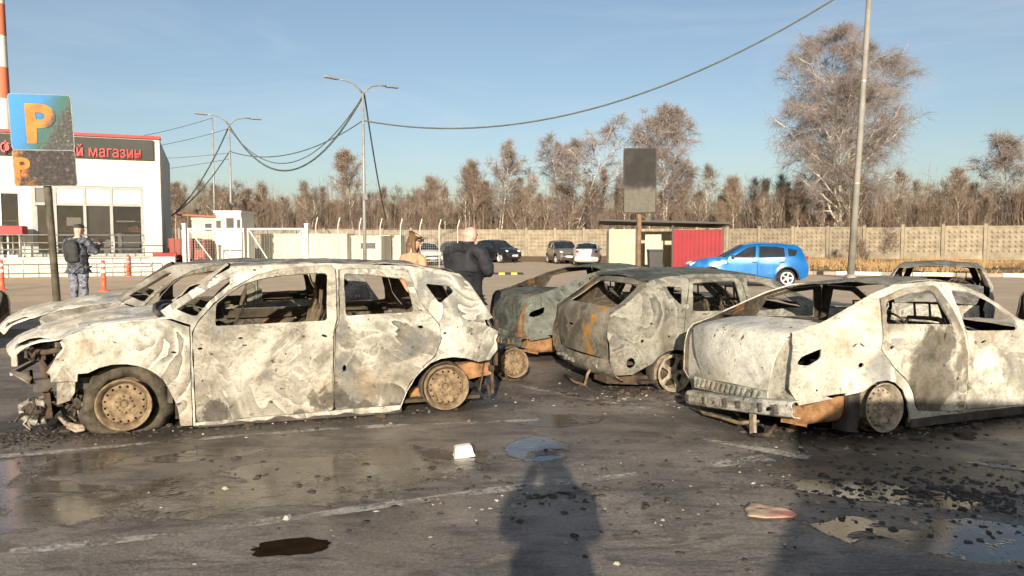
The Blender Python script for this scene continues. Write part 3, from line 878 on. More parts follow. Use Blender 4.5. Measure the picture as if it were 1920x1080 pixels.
def burnt_interior(root, sh, mats, xd, xb, floor=.08, belt=.85, roof=1.3, wheel_y=.34, springs=True):
    """what a fire leaves of a cabin: floor pan, dash beam, seat frames with springs, pillar cores"""
    w = sh.sp['w'] - .12
    MB().box(((xd - .35) / 2, 0, floor), (xd + .35, 2 * w, .03)).box((xd / 2, 0, floor + .08), (xd, .22, .14)).build('floor_pan', mats['interior'], root)
    MB().box((-.22, 0, floor + .24), (.4, 2 * w - .3, .06)).build('boot_floor', mats['interior'], root)
    d = MB().tube([(xd - .22, -w + .05, belt - .12), (xd - .24, 0, belt - .08), (xd - .22, w - .05, belt - .12)], .035, 8)
    d.box((xd - .02, 0, (belt + floor) / 2 - .05), (.04, 2 * w, belt - floor - .15))
    for y in (-.5, -.15, .2, .5): d.tube([(xd - .22, y, belt - .12), (xd - .2, y + .03, floor + .15)], .018, 5)
    for k in range(9):
        d.box((xd - .18 + random.uniform(-.08, .12), random.uniform(-w + .1, w - .1), belt - .10 + random.uniform(-.08, .03)), (random.uniform(.08, .2), random.uniform(.1, .3), random.uniform(.04, .12)), random.uniform(0, 3), random.uniform(-.4, .4))
    d.build('dash_frame', mats['interior'], root)
    c = Vector((xd - .48, wheel_y, belt - .05)); ring = []
    Mw = Matrix.Translation(c) @ Matrix.Rotation(R(62), 4, 'Y')
    sw = MB().lathe([(.175 + .012 * math.cos(2 * math.pi * k / 6), .012 * math.sin(2 * math.pi * k / 6)) for k in range(6)], 24, Mw, closed=True)
    sw.tube([c, c + Vector((.25, 0, -.06))], .02, 6); sw.tube([Mw @ Vector((0, -.17, 0)), c, Mw @ Vector((0, .17, 0))], .012, 5); sw.build('steering_wheel', mats['interior'], root)
    for (x, y) in ((xb + .28, .36), (xb + .28, -.36), (.22, .0)):
        rear = y == 0; hw = .56 if rear else .22
        s = MB(); ht = belt + (.02 if rear else .10); lean = -.22
        s.tube([(x, y - hw, floor + .22), (x + lean * .6, y - hw, ht - .08), (x + lean * .75, y - hw * .7, ht), (x + lean * .75, y + hw * .7, ht), (x + lean * .6, y + hw, ht - .08), (x, y + hw, floor + .22)], .018, 6)
        s.tube([(x, y - hw, floor + .22), (x + .48, y - hw, floor + .26), (x + .5, y + hw, floor + .26), (x, y + hw, floor + .22)], .018, 6)
        if not rear:
            s.tube([(x + lean * .75, y - .08, ht), (x + lean * .8, y - .08, ht + .14), (x + lean * .8, y + .08, ht + .14), (x + lean * .75, y + .08, ht)], .012, 5)
            s.box((x + .1, y - hw, floor + .14), (.4, .03, .16)); s.box((x + .1, y + hw, floor + .14), (.4, .03, .16))
        for k in range(9 if rear else 6):
            yy = y - hw + (k + .5) * 2 * hw / (9 if rear else 6)
            pts = [(x + .45 - .45 * j / 4, yy + .02 * (-1) ** j, floor + .25 + .03 * (-1) ** j) for j in range(5)]
            pts += [(x + lean * .7 * j / 6, yy + .02 * (-1) ** j, floor + .24 + (ht - floor - .28) * j / 6) for j in range(7)]
            s.tube(pts, .006, 4)
        s.build('seat_frame', mats['spring'], root)
        if rear or random.random() < .6:
            MB().box((x + lean * .35, y, (ht + floor) / 2 + .08), (.03, 2 * hw - .06, (ht - floor) * .62), ry=R(-18)).build('seat_back', mats['interior'], root)
    for sd in (1, -1):
        MB().tube([(xb + .03, sd * (sh.W(xb, floor + .1) - .07), floor), (xb, sd * (sh.W(xb, belt) - .07), belt), (xb - .02, sd * (sh.W(xb, roof) - .04), roof - .03)], [.06, .05, .035], 6).build('pillar_core', mats['interior'], root)

# --- materials of the wrecks
M['soot'] = pm('soot', (.035, .030, .026), .5, 7, .9, bump=.3, c2=(.09, .075, .06))
M['interior'] = pm('charred_interior', (.018, .015, .011), .6, 5, .95, bump=.4, c2=(.085, .065, .038))
M['spring'] = pm('scorched_springs', (.06, .047, .03), .5, 8, .9, c2=(.17, .125, .075))
M['inner_burnt'] = burnt('scorched_inside', (.095, .08, .06), (.055, .045, .034), (.022, .019, .015), seed=9, char=.85, rust=.9)
M['rust'] = pm('raw_rust', (.21, .095, .036), .45, 9, .92, bump=.4, c2=(.40, .22, .095))
M['rust_dark'] = pm('dark_rust', (.03, .022, .016), .5, 10, .92, bump=.5, c2=(.105, .068, .042))
M['rim_burnt'] = pm('scorched_steel_rim', (.105, .068, .036), .35, 14, .85, bump=.35, c2=(.28, .20, .115))
M['rim_pale'] = pm('ashen_rim', (.17, .125, .08), .4, 14, .85, bump=.3, c2=(.42, .36, .27))
M['tyre_burnt'] = pm('burnt_tyre', (.03, .025, .019), .5, 11, .95, bump=.7, c2=(.105, .083, .056))
M['ash'] = pm('pale_ash', (.36, .325, .26), .3, 9, .9, bump=.4)
M['A'] = burnt('scorched_paint_cream', (.40, .378, .318), (.215, .196, .158), (.062, .054, .043), seed=1, cblobs=((.75, .8, .08, .17), (1.03, .8, .22, .13), (.5, .8, .06, .14)), char=.38, rust=.3, lines=26)
M['A_hood'] = burnt('scorched_paint_hood', (.56, .535, .46), (.36, .35, .31), (.11, .104, .095), seed=4, char=.40, rust=.12, lines=18)
M['A_door'] = burnt('scorched_paint_door', (.345, .322, .266), (.20, .181, .143), (.07, .061, .048), seed=6, cblobs=((1.12, .8, .2, .12), (1.4, .8, .05, .11), (2.05, .8, .1, .1)), char=.3, rust=.26, lines=28, contour=.75)
M['A_quarter'] = burnt('scorched_paint_quarter', (.43, .412, .35), (.225, .217, .186), (.07, .066, .057), seed=8, char=.34, rust=.15, lines=28, contour=1.0)
M['B'] = burnt('scorched_paint_grey', (.235, .225, .185), (.115, .11, .092), (.036, .033, .028), seed=12, char=.5, rust=.45, lines=24, contour=.85)
M['B_gate'] = burnt('scorched_tailgate', (.19, .172, .135), (.105, .093, .07), (.04, .035, .027), seed=13, char=.45, rust=.4, lines=20, blobs=((-.74, -.28, .62, .17), (-.73, -.40, .78, .14), (-.76, -.30, .47, .13), (-.72, .02, .74, .09)), rustc=(.36, .17, .025))
M['C'] = burnt('scorched_paint_white', (.52, .50, .425), (.34, .318, .253), (.095, .081, .062), seed=17, char=.38, rust=.16, lines=14, contour=.6, specks=.67)
M['C_door'] = burnt('scorched_white_door', (.46, .432, .355), (.20, .177, .134), (.065, .056, .042), seed=24, cblobs=((.47, -.8, .42, .33), (.55, -.8, .62, .2)), char=.5, rust=.38, lines=16, contour=.7, charc=(.055, .046, .034))
M['C_lid'] = burnt('scorched_white_lid', (.54, .525, .458), (.45, .432, .365), (.18, .163, .134), seed=19, char=-.05, rust=-.4, lines=8, contour=.3, specks=.645)
M['D'] = burnt('scorched_paint_dark', (.12, .128, .108), (.062, .067, .058), (.026, .026, .023), seed=22, char=.35, rust=.75, lines=20)
M['E'] = burnt('scorched_paint_ashen', (.25, .235, .205), (.13, .12, .102), (.045, .04, .034), seed=26, char=.45, rust=.4, lines=22)
WM = dict(rim=M['rim_burnt'], tyre=M['tyre_burnt'], disc=M['rust_dark'], interior=M['interior'], spring=M['spring'], inner=M['inner_burnt'])

# ------------------------------------------------------------------ wreck A: pale hatchback in front, nose to the left
SA = dict(w=.85, zb=.85, zt=1.40, tum=.19, xf=2.7, xr=0.0, crease=.63, arches=[(2.74, .24, .37), (0, .2, .33)],
    top=[(-.53, .74), (-.48, .87), (-.26, 1.20), (-.17, 1.29), (.05, 1.345), (.31, 1.372), (1.05, 1.407), (1.5, 1.397), (1.88, 1.378), (2.0, 1.318), (2.2, 1.198), (2.45, 1.022), (2.52, .965), (2.84, .925), (3.17, .845), (3.4, .775)],
    side=[(2.215, .025), (2.215, .90), (2.40, .968), (2.45, 1.02), (2.2, 1.195), (2.0, 1.315), (1.88, 1.375), (1.5, 1.395), (1.05, 1.405), (.31, 1.37), (.05, 1.343), (-.17, 1.288), (-.26, 1.195), (-.37, 1.02), (-.465, .872), (-.37, .852), (-.39, .80), (-.52, .735), (-.485, .66), (-.50, .56), (-.42, .475), (-.30, .462)] + [(-.17, .507), (-.04, .523), (.08, .508), (.16, .478), (.25, .41), (.32, .33), (.36, .26), (.43, .07), (.45, .025)],
    side_windows=[[(2.20, .975), (2.325, 1.035), (2.12, 1.168), (1.95, 1.275), (1.90, 1.292), (1.90, 1.235), (2.06, 1.095), (2.165, .972)], rounded([(.185, 1.205), (-.045, 1.185), (-.085, 1.13), (.065, 1.02)], .03)],
    side_holes=[slot(.02, .745, .016, .011), slot(-.10, .80, .008, .008)],
    fender=[(3.17, .74), (3.215, .68), (3.30, .545), (3.275, .53), (3.27, .47), (3.07, .468), (3.065, .53)] + arch_pts(2.74, .235, .365, 55, -30, 9)[0:0] + [(2.99, .535), (2.90, .578), (2.81, .60), (2.70, .602), (2.62, .582), (2.55, .552), (2.48, .505), (2.43, .45), (2.385, .36), (2.345, .26), (2.325, .15), (2.315, .035), (2.222, .03), (2.222, .885), (2.40, .953), (2.52, .955), (2.84, .915), (3.05, .868), (3.16, .828), (3.19, .79)],
    fender_holes=[slot(2.345, .676, .022, .010, rot=.1)],
    doors=[dict(poly=[(2.19, .06), (2.192, .5), (2.195, .84), (2.15, .925), (2.03, 1.065), (1.86, 1.2), (1.68, 1.30), (1.5, 1.35), (1.27, 1.372), (1.035, 1.38), (1.0, 1.34), (1.01, .9), (1.04, .82), (1.055, .35), (1.045, .08)],
                win=[(2.02, .885), (2.01, 1.07), (1.90, 1.155), (1.79, 1.23), (1.64, 1.275), (1.46, 1.302), (1.28, 1.315), (1.075, 1.318), (1.095, .90)],
                slots=[slot(2.14, .70, .022, .010), slot(1.82, .775, .018, .009), slot(1.30, .765, .018, .012), slot(1.12, .765, .028, .012, rot=.25), slot(2.13, .42, .008, .008), slot(1.45, .62, .008, .008)]),
           dict(poly=[(1.03, .085), (1.035, .35), (1.02, .82), (.985, .88), (.965, 1.345), (.66, 1.352), (.335, 1.328), (.25, 1.05), (.20, .97), (.08, .83), (.06, .70), (.13, .535), (.27, .425), (.37, .28), (.44, .09)],
                win=[(.93, 1.312), (.66, 1.295), (.375, 1.255), (.335, 1.1), (.315, .955), (.93, .935)],
                slots=[slot(.46, .79, .020, .013), slot(.26, .815, .028, .013, rot=.25), slot(.95, .47, .018, .03), slot(.90, .83, .01, .008)])],
    strips=[dict(name='roof', prof=[-.20, .1, .5, 1.0, 1.5, 1.90], hw='roof', crown=.012, out=(0, 0, 1), warp=.04),
            dict(name='bonnet', prof=[(2.52, 1.0), (2.9, .975), (3.3, .905), (3.62, .80), (3.74, .70)], hw=[(0, .74), (.4, .74), (.7, .72), (.9, .66), (1, .60)], crown=.05, kx=-.16, out=(.2, 0, 1), warp=.035,
                 holes=[[(.64, .70), (.50, .76), (.44, .90), (.54, .95), (.62, .86)]]),
            dict(name='windscreen_remnant', mat='ashglass', prof=[(2.47, 1.03), (2.2, 1.22), (1.93, 1.40)], hw=[(0, .72), (1, .62)], crown=.05, kx=-.10, out=(.6, 0, .8), warp=.05, thick=.008,
                 outline=[(-.66, .02), (-.30, .0), (.02, .06), (.16, .22), (.10, .45), (.28, .62), (.36, .86), (.30, .98), (-.55, .98), (-.60, .6)]),
            dict(name='tailgate', prof=[(-.50, .44), (-.535, .75), (-.47, .88), (-.27, 1.20), (-.19, 1.325)], hw=[(0, .66), (.35, .70), (.5, .70), (1, .58)], crown=.02, kx=.06, out=(-1, 0, .3), mat='tailgate',
                 holes=[rounded([(-.56, .56), (.56, .56), (.46, .93), (-.46, .93)], .06)]),
            dict(name='rear_panel', prof=[(-.42, .14), (-.45, .30), (-.47, .46)], hw=[(0, .66), (1, .70)], crown=.0, kx=.05, out=(-1, 0, 0), mat='rear_panel')],
    wheels=[(2.74, .25, .215, 'steel', dict(r=.335, width=.21, flat=.25, spread=1.30, lump=.09), .0), (0, .225, .215, 'steel', dict(r=.235, width=.17, flat=.225, spread=1.04, lump=.03), 0)], wheel_in=.07)
MA = dict(WM, body=M['A'], parts=dict(fender=M['A'], door0=M['A_door'], door1=M['A'], side=M['A_quarter'], bonnet=M['A_hood'], ashglass=M['ash'], roof=M['E'], tailgate=M['E'], rear_panel=M['rust_dark']))
carA, shA = build_car('burnt_hatchback', 'pale ash-coated burnt-out hatchback nearest on the left, front bumper gone', 'car wreck', (-.875, 7.75), -161.4, SA, MA, step=.06, near=1, seed=1, group='burnt-out cars', warp=.018)
burnt_interior(carA, shA, WM, 2.36, 1.0, floor=.10, belt=.9, roof=1.36)

def front_end(root, sh):
    b = MB()
    b.box((2.40, 0, .58), (.04, 1.4, .72)).build('firewall', M['soot'], root)
    e = MB()
    for k in range(16):
        e.box((2.75 + random.uniform(-.2, .35), random.uniform(-.45, .45), .48 + random.uniform(-.2, .22)), (random.uniform(.1, .3), random.uniform(.1, .35), random.uniform(.08, .28)), random.uniform(0, 3), random.uniform(-.3, .3), random.uniform(-.3, .3))
    e.tube([(3.05, -.3, .7), (3.1, 0, .74), (3.0, .35, .68), (2.7, .5, .72)], .03, 7); e.build('engine', M['soot'], root)
    for y in (.60, -.60):
        MB().box((2.9, y, .42), (1.05, .07, .10), rz=R(2)).build('chassis_rail', M['soot'], root)
        MB().tube([(2.74, y * 1.0, .30), (2.70, y * .95, .78)], .05, 8).build('strut', M['rust_dark'], root)
    p = MB(); p.box((3.36, .52, .40), (.05, .07, .55), ry=R(4)); p.box((3.35, .44, .42), (.03, .04, .60)); p.build('radiator_post', M['rust_dark'], root)
    MB().box((3.36, -.52, .40), (.04, .06, .55)).build('radiator_post', M['rust_dark'], root)
    MB().tube([(3.40, -.66, .64), (3.54, -.3, .68), (3.56, .1, .68), (3.48, .42, .68), (3.34, .62, .69), (3.20, .70, .72)], .024, 6).build('slam_panel', M['rust_dark'], root)
    MB().box((3.60, -.12, .60), (.05, 1.05, .10), rz=R(-2)).box((3.63, -.05, .50), (.03, 1.0, .04)).build('bumper_beam', M['ash'], root, bevel=.01)
    MB().tube([(3.38, .50, .24), (3.52, .34, .25), (3.62, .26, .19), (3.60, .30, .10), (3.46, .48, .08), (3.37, .54, .11)], .028, 8).build('bent_tube', M['A'], root)
    MB().box((3.40, .0, .13), (.06, 1.1, .08)).build('lower_crossmember', M['rust_dark'], root)
    br = MB()
    br.prism([(3.235, .465), (3.10, .465), (3.11, .36), (3.15, .30), (3.24, .27)], Matrix.Translation((0, .74, 0)) @ Matrix.Rotation(R(90), 4, 'X') @ Matrix.Identity(4), .02)
    br.build('fender_bracket', M['A'], root)
    for nm, mt, cnt in (('twisted_metal', M['rust_dark'], 30), ('twisted_metal', M['soot'], 26), ('twisted_metal', M['rim_pale'], 12)):
        sc = MB()
        for k in range(cnt):
            c_ = (3.34 + random.uniform(-.22, .22), random.uniform(.05, .70), random.uniform(.08, .68))
            if k % 2:
                n_ = [c_]
                for _ in range(4): n_.append(tuple(a + random.uniform(-.07, .07) for a in n_[-1]))
                sc.tube(n_, random.uniform(.006, .016), 5)
            else:
                sc.box(c_, (random.uniform(.01, .10), random.uniform(.005, .03), random.uniform(.03, .16)), random.uniform(0, 3), random.uniform(-1, 1), random.uniform(-.5, .5), taper=random.uniform(.4, 1))
        tag(sc.build(nm, mt, root), kind='stuff')
    MB().tube([(3.26, .60, .14), (3.2, .64, .09), (3.1, .68, .06), (3.0, .66, .08)], [.012, .022, .026, .015], 7).tube([(3.2, .6, .05), (3.12, .68, .03), (3.05, .72, .05)], .014, 6).build('lower_arm', M['rim_pale'], root)
    # windscreen wiper cowl, scorched black
    MB().tube([(2.50, -.70, .99), (2.56, -.3, 1.015), (2.57, .1, 1.015), (2.53, .45, 1.0), (2.47, .70, .98)], .022, 7).build('cowl', M['soot'], root)
    # rear suspension, towing bracket, hanging bits behind the rear wheel
    MB().box((-.30, .60, .35), (.35, .12, .16), ry=.15).build('spring_seat', M['rust'], root)
    MB().box((-.48, .40, .30), (.04, .04, .30)).box((-.50, .62, .24), (.03, .05, .28), rx=.1).box((-.48, .5, .36), (.05, .4, .05)).tube([(-.46, .3, .2), (-.52, .45, .14), (-.5, .6, .08)], .02, 6).build('towing_bracket', M['rust_dark'], root)
    MB().box((-.52, .70, .62), (.03, .05, .45), rx=-.05).build('bumper_bracket', M['rust_dark'], root)
    MB().box((.12, .55, .16), (.4, .1, .12), ry=.2).build('trailing_arm', M['rust'], root)
    MB().box((1.3, .76, .035), (1.75, .05, .05)).build('sill', M['soot'], root)
    MB().tube([(-.2, -.5, .42), (.2, .0, .33), (-.2, .5, .42)], .04, 7).build('rear_beam', M['rust_dark'], root)
front_end(carA, shA)

# wreck G: sister hatchback in the next bay, seen over the bonnet and roof of wreck A
hA = Vector((math.cos(R(-161.4)), math.sin(R(-161.4)))); lA = Vector((-hA.y, hA.x))
gp = Vector((-.875, 7.75)) + hA * .72 - lA * 2.35
MG = dict(WM, body=M['E'], parts=dict(bonnet=M['A_hood'], ashglass=M['rust_dark'], roof=M['B'], door0=M['B_gate'], door1=M['B_gate']))
carG, shG = build_car('burnt_hatchback', 'burnt hatchback behind the nearest pale one, its bonnet and windscreen pillars showing beyond', 'car wreck', tuple(gp), -160.5, SA, MG, step=.09, near=1, seed=31, group='burnt-out cars', warp=.02)
carG.scale = (1, 1, .97)
burnt_interior(carG, shG, WM, 2.36, 1.0, floor=.10, belt=.9, roof=1.36)
# ------------------------------------------------------------------ wreck B: grey hatchback in the middle, tail to the camera
rear_archB = [(.30, .10), (.26, .25), (.18, .38), (.08, .445), (-.03, .46), (-.14, .44), (-.24, .385), (-.29, .32)]
def front_arch(cx, cz, r): return arch_pts(cx, cz, r, 0, 180, 10)
SB = dict(w=.84, zb=.84, zt=1.24, tum=.17, xf=2.4, xr=0.0, crease=.60, arches=[(2.48, .2, .32), (0, .17, .29)],
    top=[(-.76, .6), (-.72, .84), (-.47, 1.0), (-.23, 1.18), (0, 1.225), (.3, 1.243), (.98, 1.238), (1.39, 1.172), (1.78, .96), (1.95, .86), (2.5, .80), (3.0, .70), (3.2, .55)],
    side=[(-.66, .20), (-.74, .34), (-.76, .6), (-.72, .835), (-.47, .995), (-.23, 1.175), (0, 1.22), (.3, 1.24), (.98, 1.235), (1.39, 1.168), (1.78, .955), (1.95, .855), (2.5, .795), (3.0, .695), (3.18, .55), (3.22, .3), (2.86, .14)] + arch_pts(2.48, .17, .33, 5, 175, 9) + [(2.12, .04), (.32, .04)] + rear_archB + [(-.48, .20)],
    side_windows=[rounded([(-.07, 1.13), (.125, 1.11), (.065, .92), (-.03, 1.03)], .03)],
    side_holes=[slot(-.52, .33, .05, .06), slot(-.40, .56, .018, .018), slot(-.10, .60, .014, .014), slot(-.30, .74, .014, .012)],
    doors=[dict(poly=[(.935, .08), (.94, .5), (.93, .8), (.905, 1.2), (1.2, 1.178), (1.41, 1.09), (1.74, .89), (1.80, .80), (1.81, .5), (1.82, .08)], win=[(.965, 1.165), (1.18, 1.135), (1.38, 1.045), (1.64, .86), (.975, .84)], slots=[slot(1.1, .72, .02, .012)]),
           dict(poly=[(.91, .08), (.915, .5), (.90, .8), (.87, 1.2), (.25, 1.195), (.11, .86), (.09, .62), (.22, .45), (.32, .30), (.36, .08)], win=[(.27, 1.155), (.815, 1.172), (.83, .845), (.19, .86)], slots=[slot(.24, .72, .02, .012), slot(.8, .5, .012, .012)])],
    strips=[dict(name='roof', prof=[-.22, .1, .5, .9, 1.2, 1.4], hw='roof', crown=.04, out=(0, 0, 1), warp=.03),
            dict(name='tailgate', prof=[(-.77, .37), (-.80, .6), (-.755, .83), (-.52, .99), (-.24, 1.20)], hw=[(0, .60), (.25, .66), (.45, .70), (.6, .68), (1, .58)], crown=.02, kx=.08, out=(-1, 0, .4), step=.05,
                 holes=[rounded([(-.57, .54), (.57, .54), (.48, .92), (-.48, .92)], .06), slot(.12, .27, .09, .012), slot(-.35, .40, .012, .012), slot(.42, .30, .012, .012)]),
            dict(name='rear_panel', prof=[(-.64, .12), (-.76, .18), (-.80, .27), (-.775, .355)], hw=[(0, .70), (.4, .76), (1, .74)], crown=0, kx=.10, out=(-1, 0, 0), step=.05, warp=.02,
                 holes=[slot(-.52, .55, .05, .03), slot(.3, .6, .04, .02)]),
            dict(name='bonnet', prof=[(1.98, .90), (2.5, .86), (2.95, .77), (3.15, .64)], hw=[(0, .70), (.6, .68), (1, .58)], crown=.04, out=(.2, 0, 1), warp=.03, step=.12),
            dict(name='front_panel', prof=[(3.2, .6), (3.26, .4), (3.2, .15)], hw=[(0, .62), (1, .64)], crown=0, kx=-.1, out=(1, 0, 0), step=.12)],
    wheels=[(2.48, .20, .205, 'steel', dict(r=.225, width=.17, flat=.2, spread=1.05, lump=.04), 0), (0, .20, .205, 'alloy', dict(r=.222, width=.17, flat=.2, spread=1.05, lump=.04), 0)], wheel_in=.06)
MBm = dict(WM, rim=M['rim_pale'], body=M['B'], parts=dict(tailgate=M['B_gate'], roof=M['D'], rear_panel=M['B_gate'], bonnet=M['E']))
carB, shB = build_car('burnt_hatchback', 'grey scorched hatchback in the middle with orange rust streaks on its tailgate', 'car wreck', (1.46, 8.66), 20, SB, MBm, step=.06, near=-1, seed=12, group='burnt-out cars')
burnt_interior(carB, shB, WM, 1.95, .9, floor=.10, belt=.84, roof=1.2, wheel_y=.34)
def tail_bits(root, sh):
    MB().tube([(-.70, -.30, .27), (-.80, -.34, .16), (-.84, -.36, .05), (-.84, -.10, .03), (-.80, .25, .05)], .016, 7).build('exhaust_hanger', M['rim_burnt'], root)
    MB().tube([(-.55, .45, .10), (-.3, .5, .12), (.4, .45, .12), (1.4, .3, .12)], .03, 7).build('exhaust_pipe', M['rust_dark'], root)
    MB().box((-.45, -.45, .12), (.5, .3, .10), ry=.1).build('rear_crossmember', M['rust_dark'], root)
    MB().box((-.50, .78, .22), (.06, .07, .5)).build('bumper_bracket', M['soot'], root)
    for k in range(14): MB().box((-.80 + random.uniform(-.02, .03) + .10 * (k / 7 - 1) ** 2, -.66 + k * .10, .27 + random.uniform(-.015, .015)), (.03, random.uniform(.03, .07), random.uniform(.02, .06)), random.uniform(-.2, .2)).build('bumper_rib', M['B'], root)
    MB().box((-.1, 0, .3), (.9, 1.3, .03)).build('boot_well', M['interior'], root)
tail_bits(carB, shB)

# ------------------------------------------------------------------ wreck C: whitened saloon on the right, tail to the camera
SC = dict(w=.83, zb=.80, zt=1.24, tum=.17, xf=2.3, xr=0.0, crease=.60, rtap=.10, arches=[(2.48, .2, .32), (-.04, .2, .27)],
    top=[(-1.02, .6), (-.93, .80), (-.88, .87), (-.63, .928), (-.345, 1.028), (-.01, 1.152), (.28, 1.222), (.725, 1.247), (1.055, 1.217), (1.315, 1.117), (1.605, .917), (1.80, .805), (2.4, .75), (2.95, .67), (3.2, .56)],
    side=[(-.86, .285), (-.95, .42), (-.935, .62), (-.905, .80), (-.87, .866), (-.63, .925), (-.345, 1.025), (-.01, 1.15), (.28, 1.22), (.725, 1.245), (1.055, 1.215), (1.315, 1.115), (1.605, .915), (1.80, .80), (2.4, .745), (2.95, .665), (3.17, .56), (3.2, .35), (3.1, .2), (2.84, .14)] + arch_pts(2.48, .18, .33, 5, 175, 9) + [(2.12, .045), (.28, .045), (.245, .13), (.20, .24), (.13, .35), (.04, .42), (-.06, .447), (-.16, .442), (-.24, .415), (-.30, .375), (-.36, .36)],
    side_holes=[rounded([(-.89, .612), (-.85, .672), (-.67, .735), (-.68, .655), (-.79, .60)], .025), [(-.64, .352), (-.46, .365), (-.455, .338), (-.56, .322)], slot(-.32, .585, .028, .022), slot(-.36, .745, .03, .007, rot=.5), slot(-.29, .745, .03, .007, rot=-.6), slot(-.72, .40, .010, .010)],
    doors=[dict(poly=[(.79, 1.207), (.845, 1.0), (.91, .70), (.945, .3), (.935, .12), (1.68, .10), (1.72, .3), (1.70, .70), (1.64, .805), (1.57, .875), (1.39, 1.065), (1.16, 1.182)], win=[(.865, 1.165), (1.15, 1.14), (1.355, 1.035), (1.53, .87), (1.535, .785), (.885, .81)], slots=[slot(.995, .70, .016, .02), slot(1.10, .705, .04, .010, rot=.2), slot(1.35, .40, .02, .008, rot=.6), slot(1.2, .33, .008, .008)]),
           dict(poly=[(.715, 1.207), (.33, 1.182), (.02, 1.105), (-.055, .90), (-.09, .70), (.015, .57), (.165, .44), (.25, .32), (.355, .16), (.90, .105), (.91, .3), (.87, .70), (.80, 1.0)], win=[(-.015, .905), (.07, 1.085), (.335, 1.14), (.64, 1.168), (.745, .87)], slots=[slot(.02, .71, .022, .016), slot(.78, .40, .02, .016), slot(.62, .78, .012, .03, rot=-.3)])],
    strips=[dict(name='roof', prof=[.24, .5, .75, 1.0, 1.15], hw='roof', crown=.035, out=(0, 0, 1), warp=.025),
            dict(name='boot_lid', prof=[(-.985, .385), (-1.0, .62), (-.965, .80), (-.925, .86), (-.84, .89), (-.50, .945)], hw=[(0, .44), (.3, .54), (.5, .63), (.65, .645), (1, .62)], crown=.025, kx=.055, out=(-1, 0, .7), step=.05, warp=.006, thick=.02,
                 holes=[slot(.12, .33, .012, .012), slot(-.02, .30, .010, .016), slot(-.16, .38, .016, .010), slot(.10, .47, .02, .012, rot=.4)]),
            dict(name='rear_panel', prof=[(-.93, .20), (-.955, .38), (-.945, .60), (-.92, .80), (-.84, .865), (-.50, .915)], hw=[(0, .68), (.2, .715), (.55, .72), (.7, .725), (1, .74)], crown=.02, kx=.06, out=(-1, 0, .5), mat='gutter', step=.06, warp=.006),
            dict(name='parcel_shelf', prof=[(-.50, .93), (-.1, .90), (.2, .88)], hw=[(0, .70), (1, .66)], crown=0, out=(0, 0, 1), mat='shelf', warp=.04),
            dict(name='bonnet', prof=[(1.85, .85), (2.4, .81), (2.9, .73), (3.12, .62)], hw=[(0, .70), (.6, .68), (1, .58)], crown=.04, out=(.2, 0, 1), warp=.03, step=.12),
            dict(name='front_panel', prof=[(3.16, .58), (3.24, .4), (3.16, .15)], hw=[(0, .62), (1, .64)], crown=0, kx=-.1, out=(1, 0, 0), step=.12)],
    wheels=[(2.48, .21, .205, 'steel', dict(r=.225, width=.17, flat=.21, spread=1.05, lump=.04), 0), (-.05, .215, .205, 'steel', dict(r=.222, width=.17, flat=.21, spread=1.05, lump=.04), 0)], wheel_in=.05)
MC = dict(WM, rim=M['rim_pale'], body=M['C'], parts=dict(boot_lid=M['C_lid'], gutter=M['C_door'], shelf=M['interior'], roof=M['B'], door1=M['C_door'], door0=M['C'], bonnet=M['C'], front_panel=M['E']))
carC, shC = build_car('burnt_saloon', 'whitened burnt-out saloon on the right with pale boot lid towards the camera', 'car wreck', (2.82, 6.84), 21.5, SC, MC, step=.055, near=-1, seed=17, group='burnt-out cars')
burnt_interior(carC, shC, WM, 1.85, .82, floor=.10, belt=.80, roof=1.2)
carC.rotation_euler.x = R(-2.8); carC.location.z = -.02      # settled lower on its far side
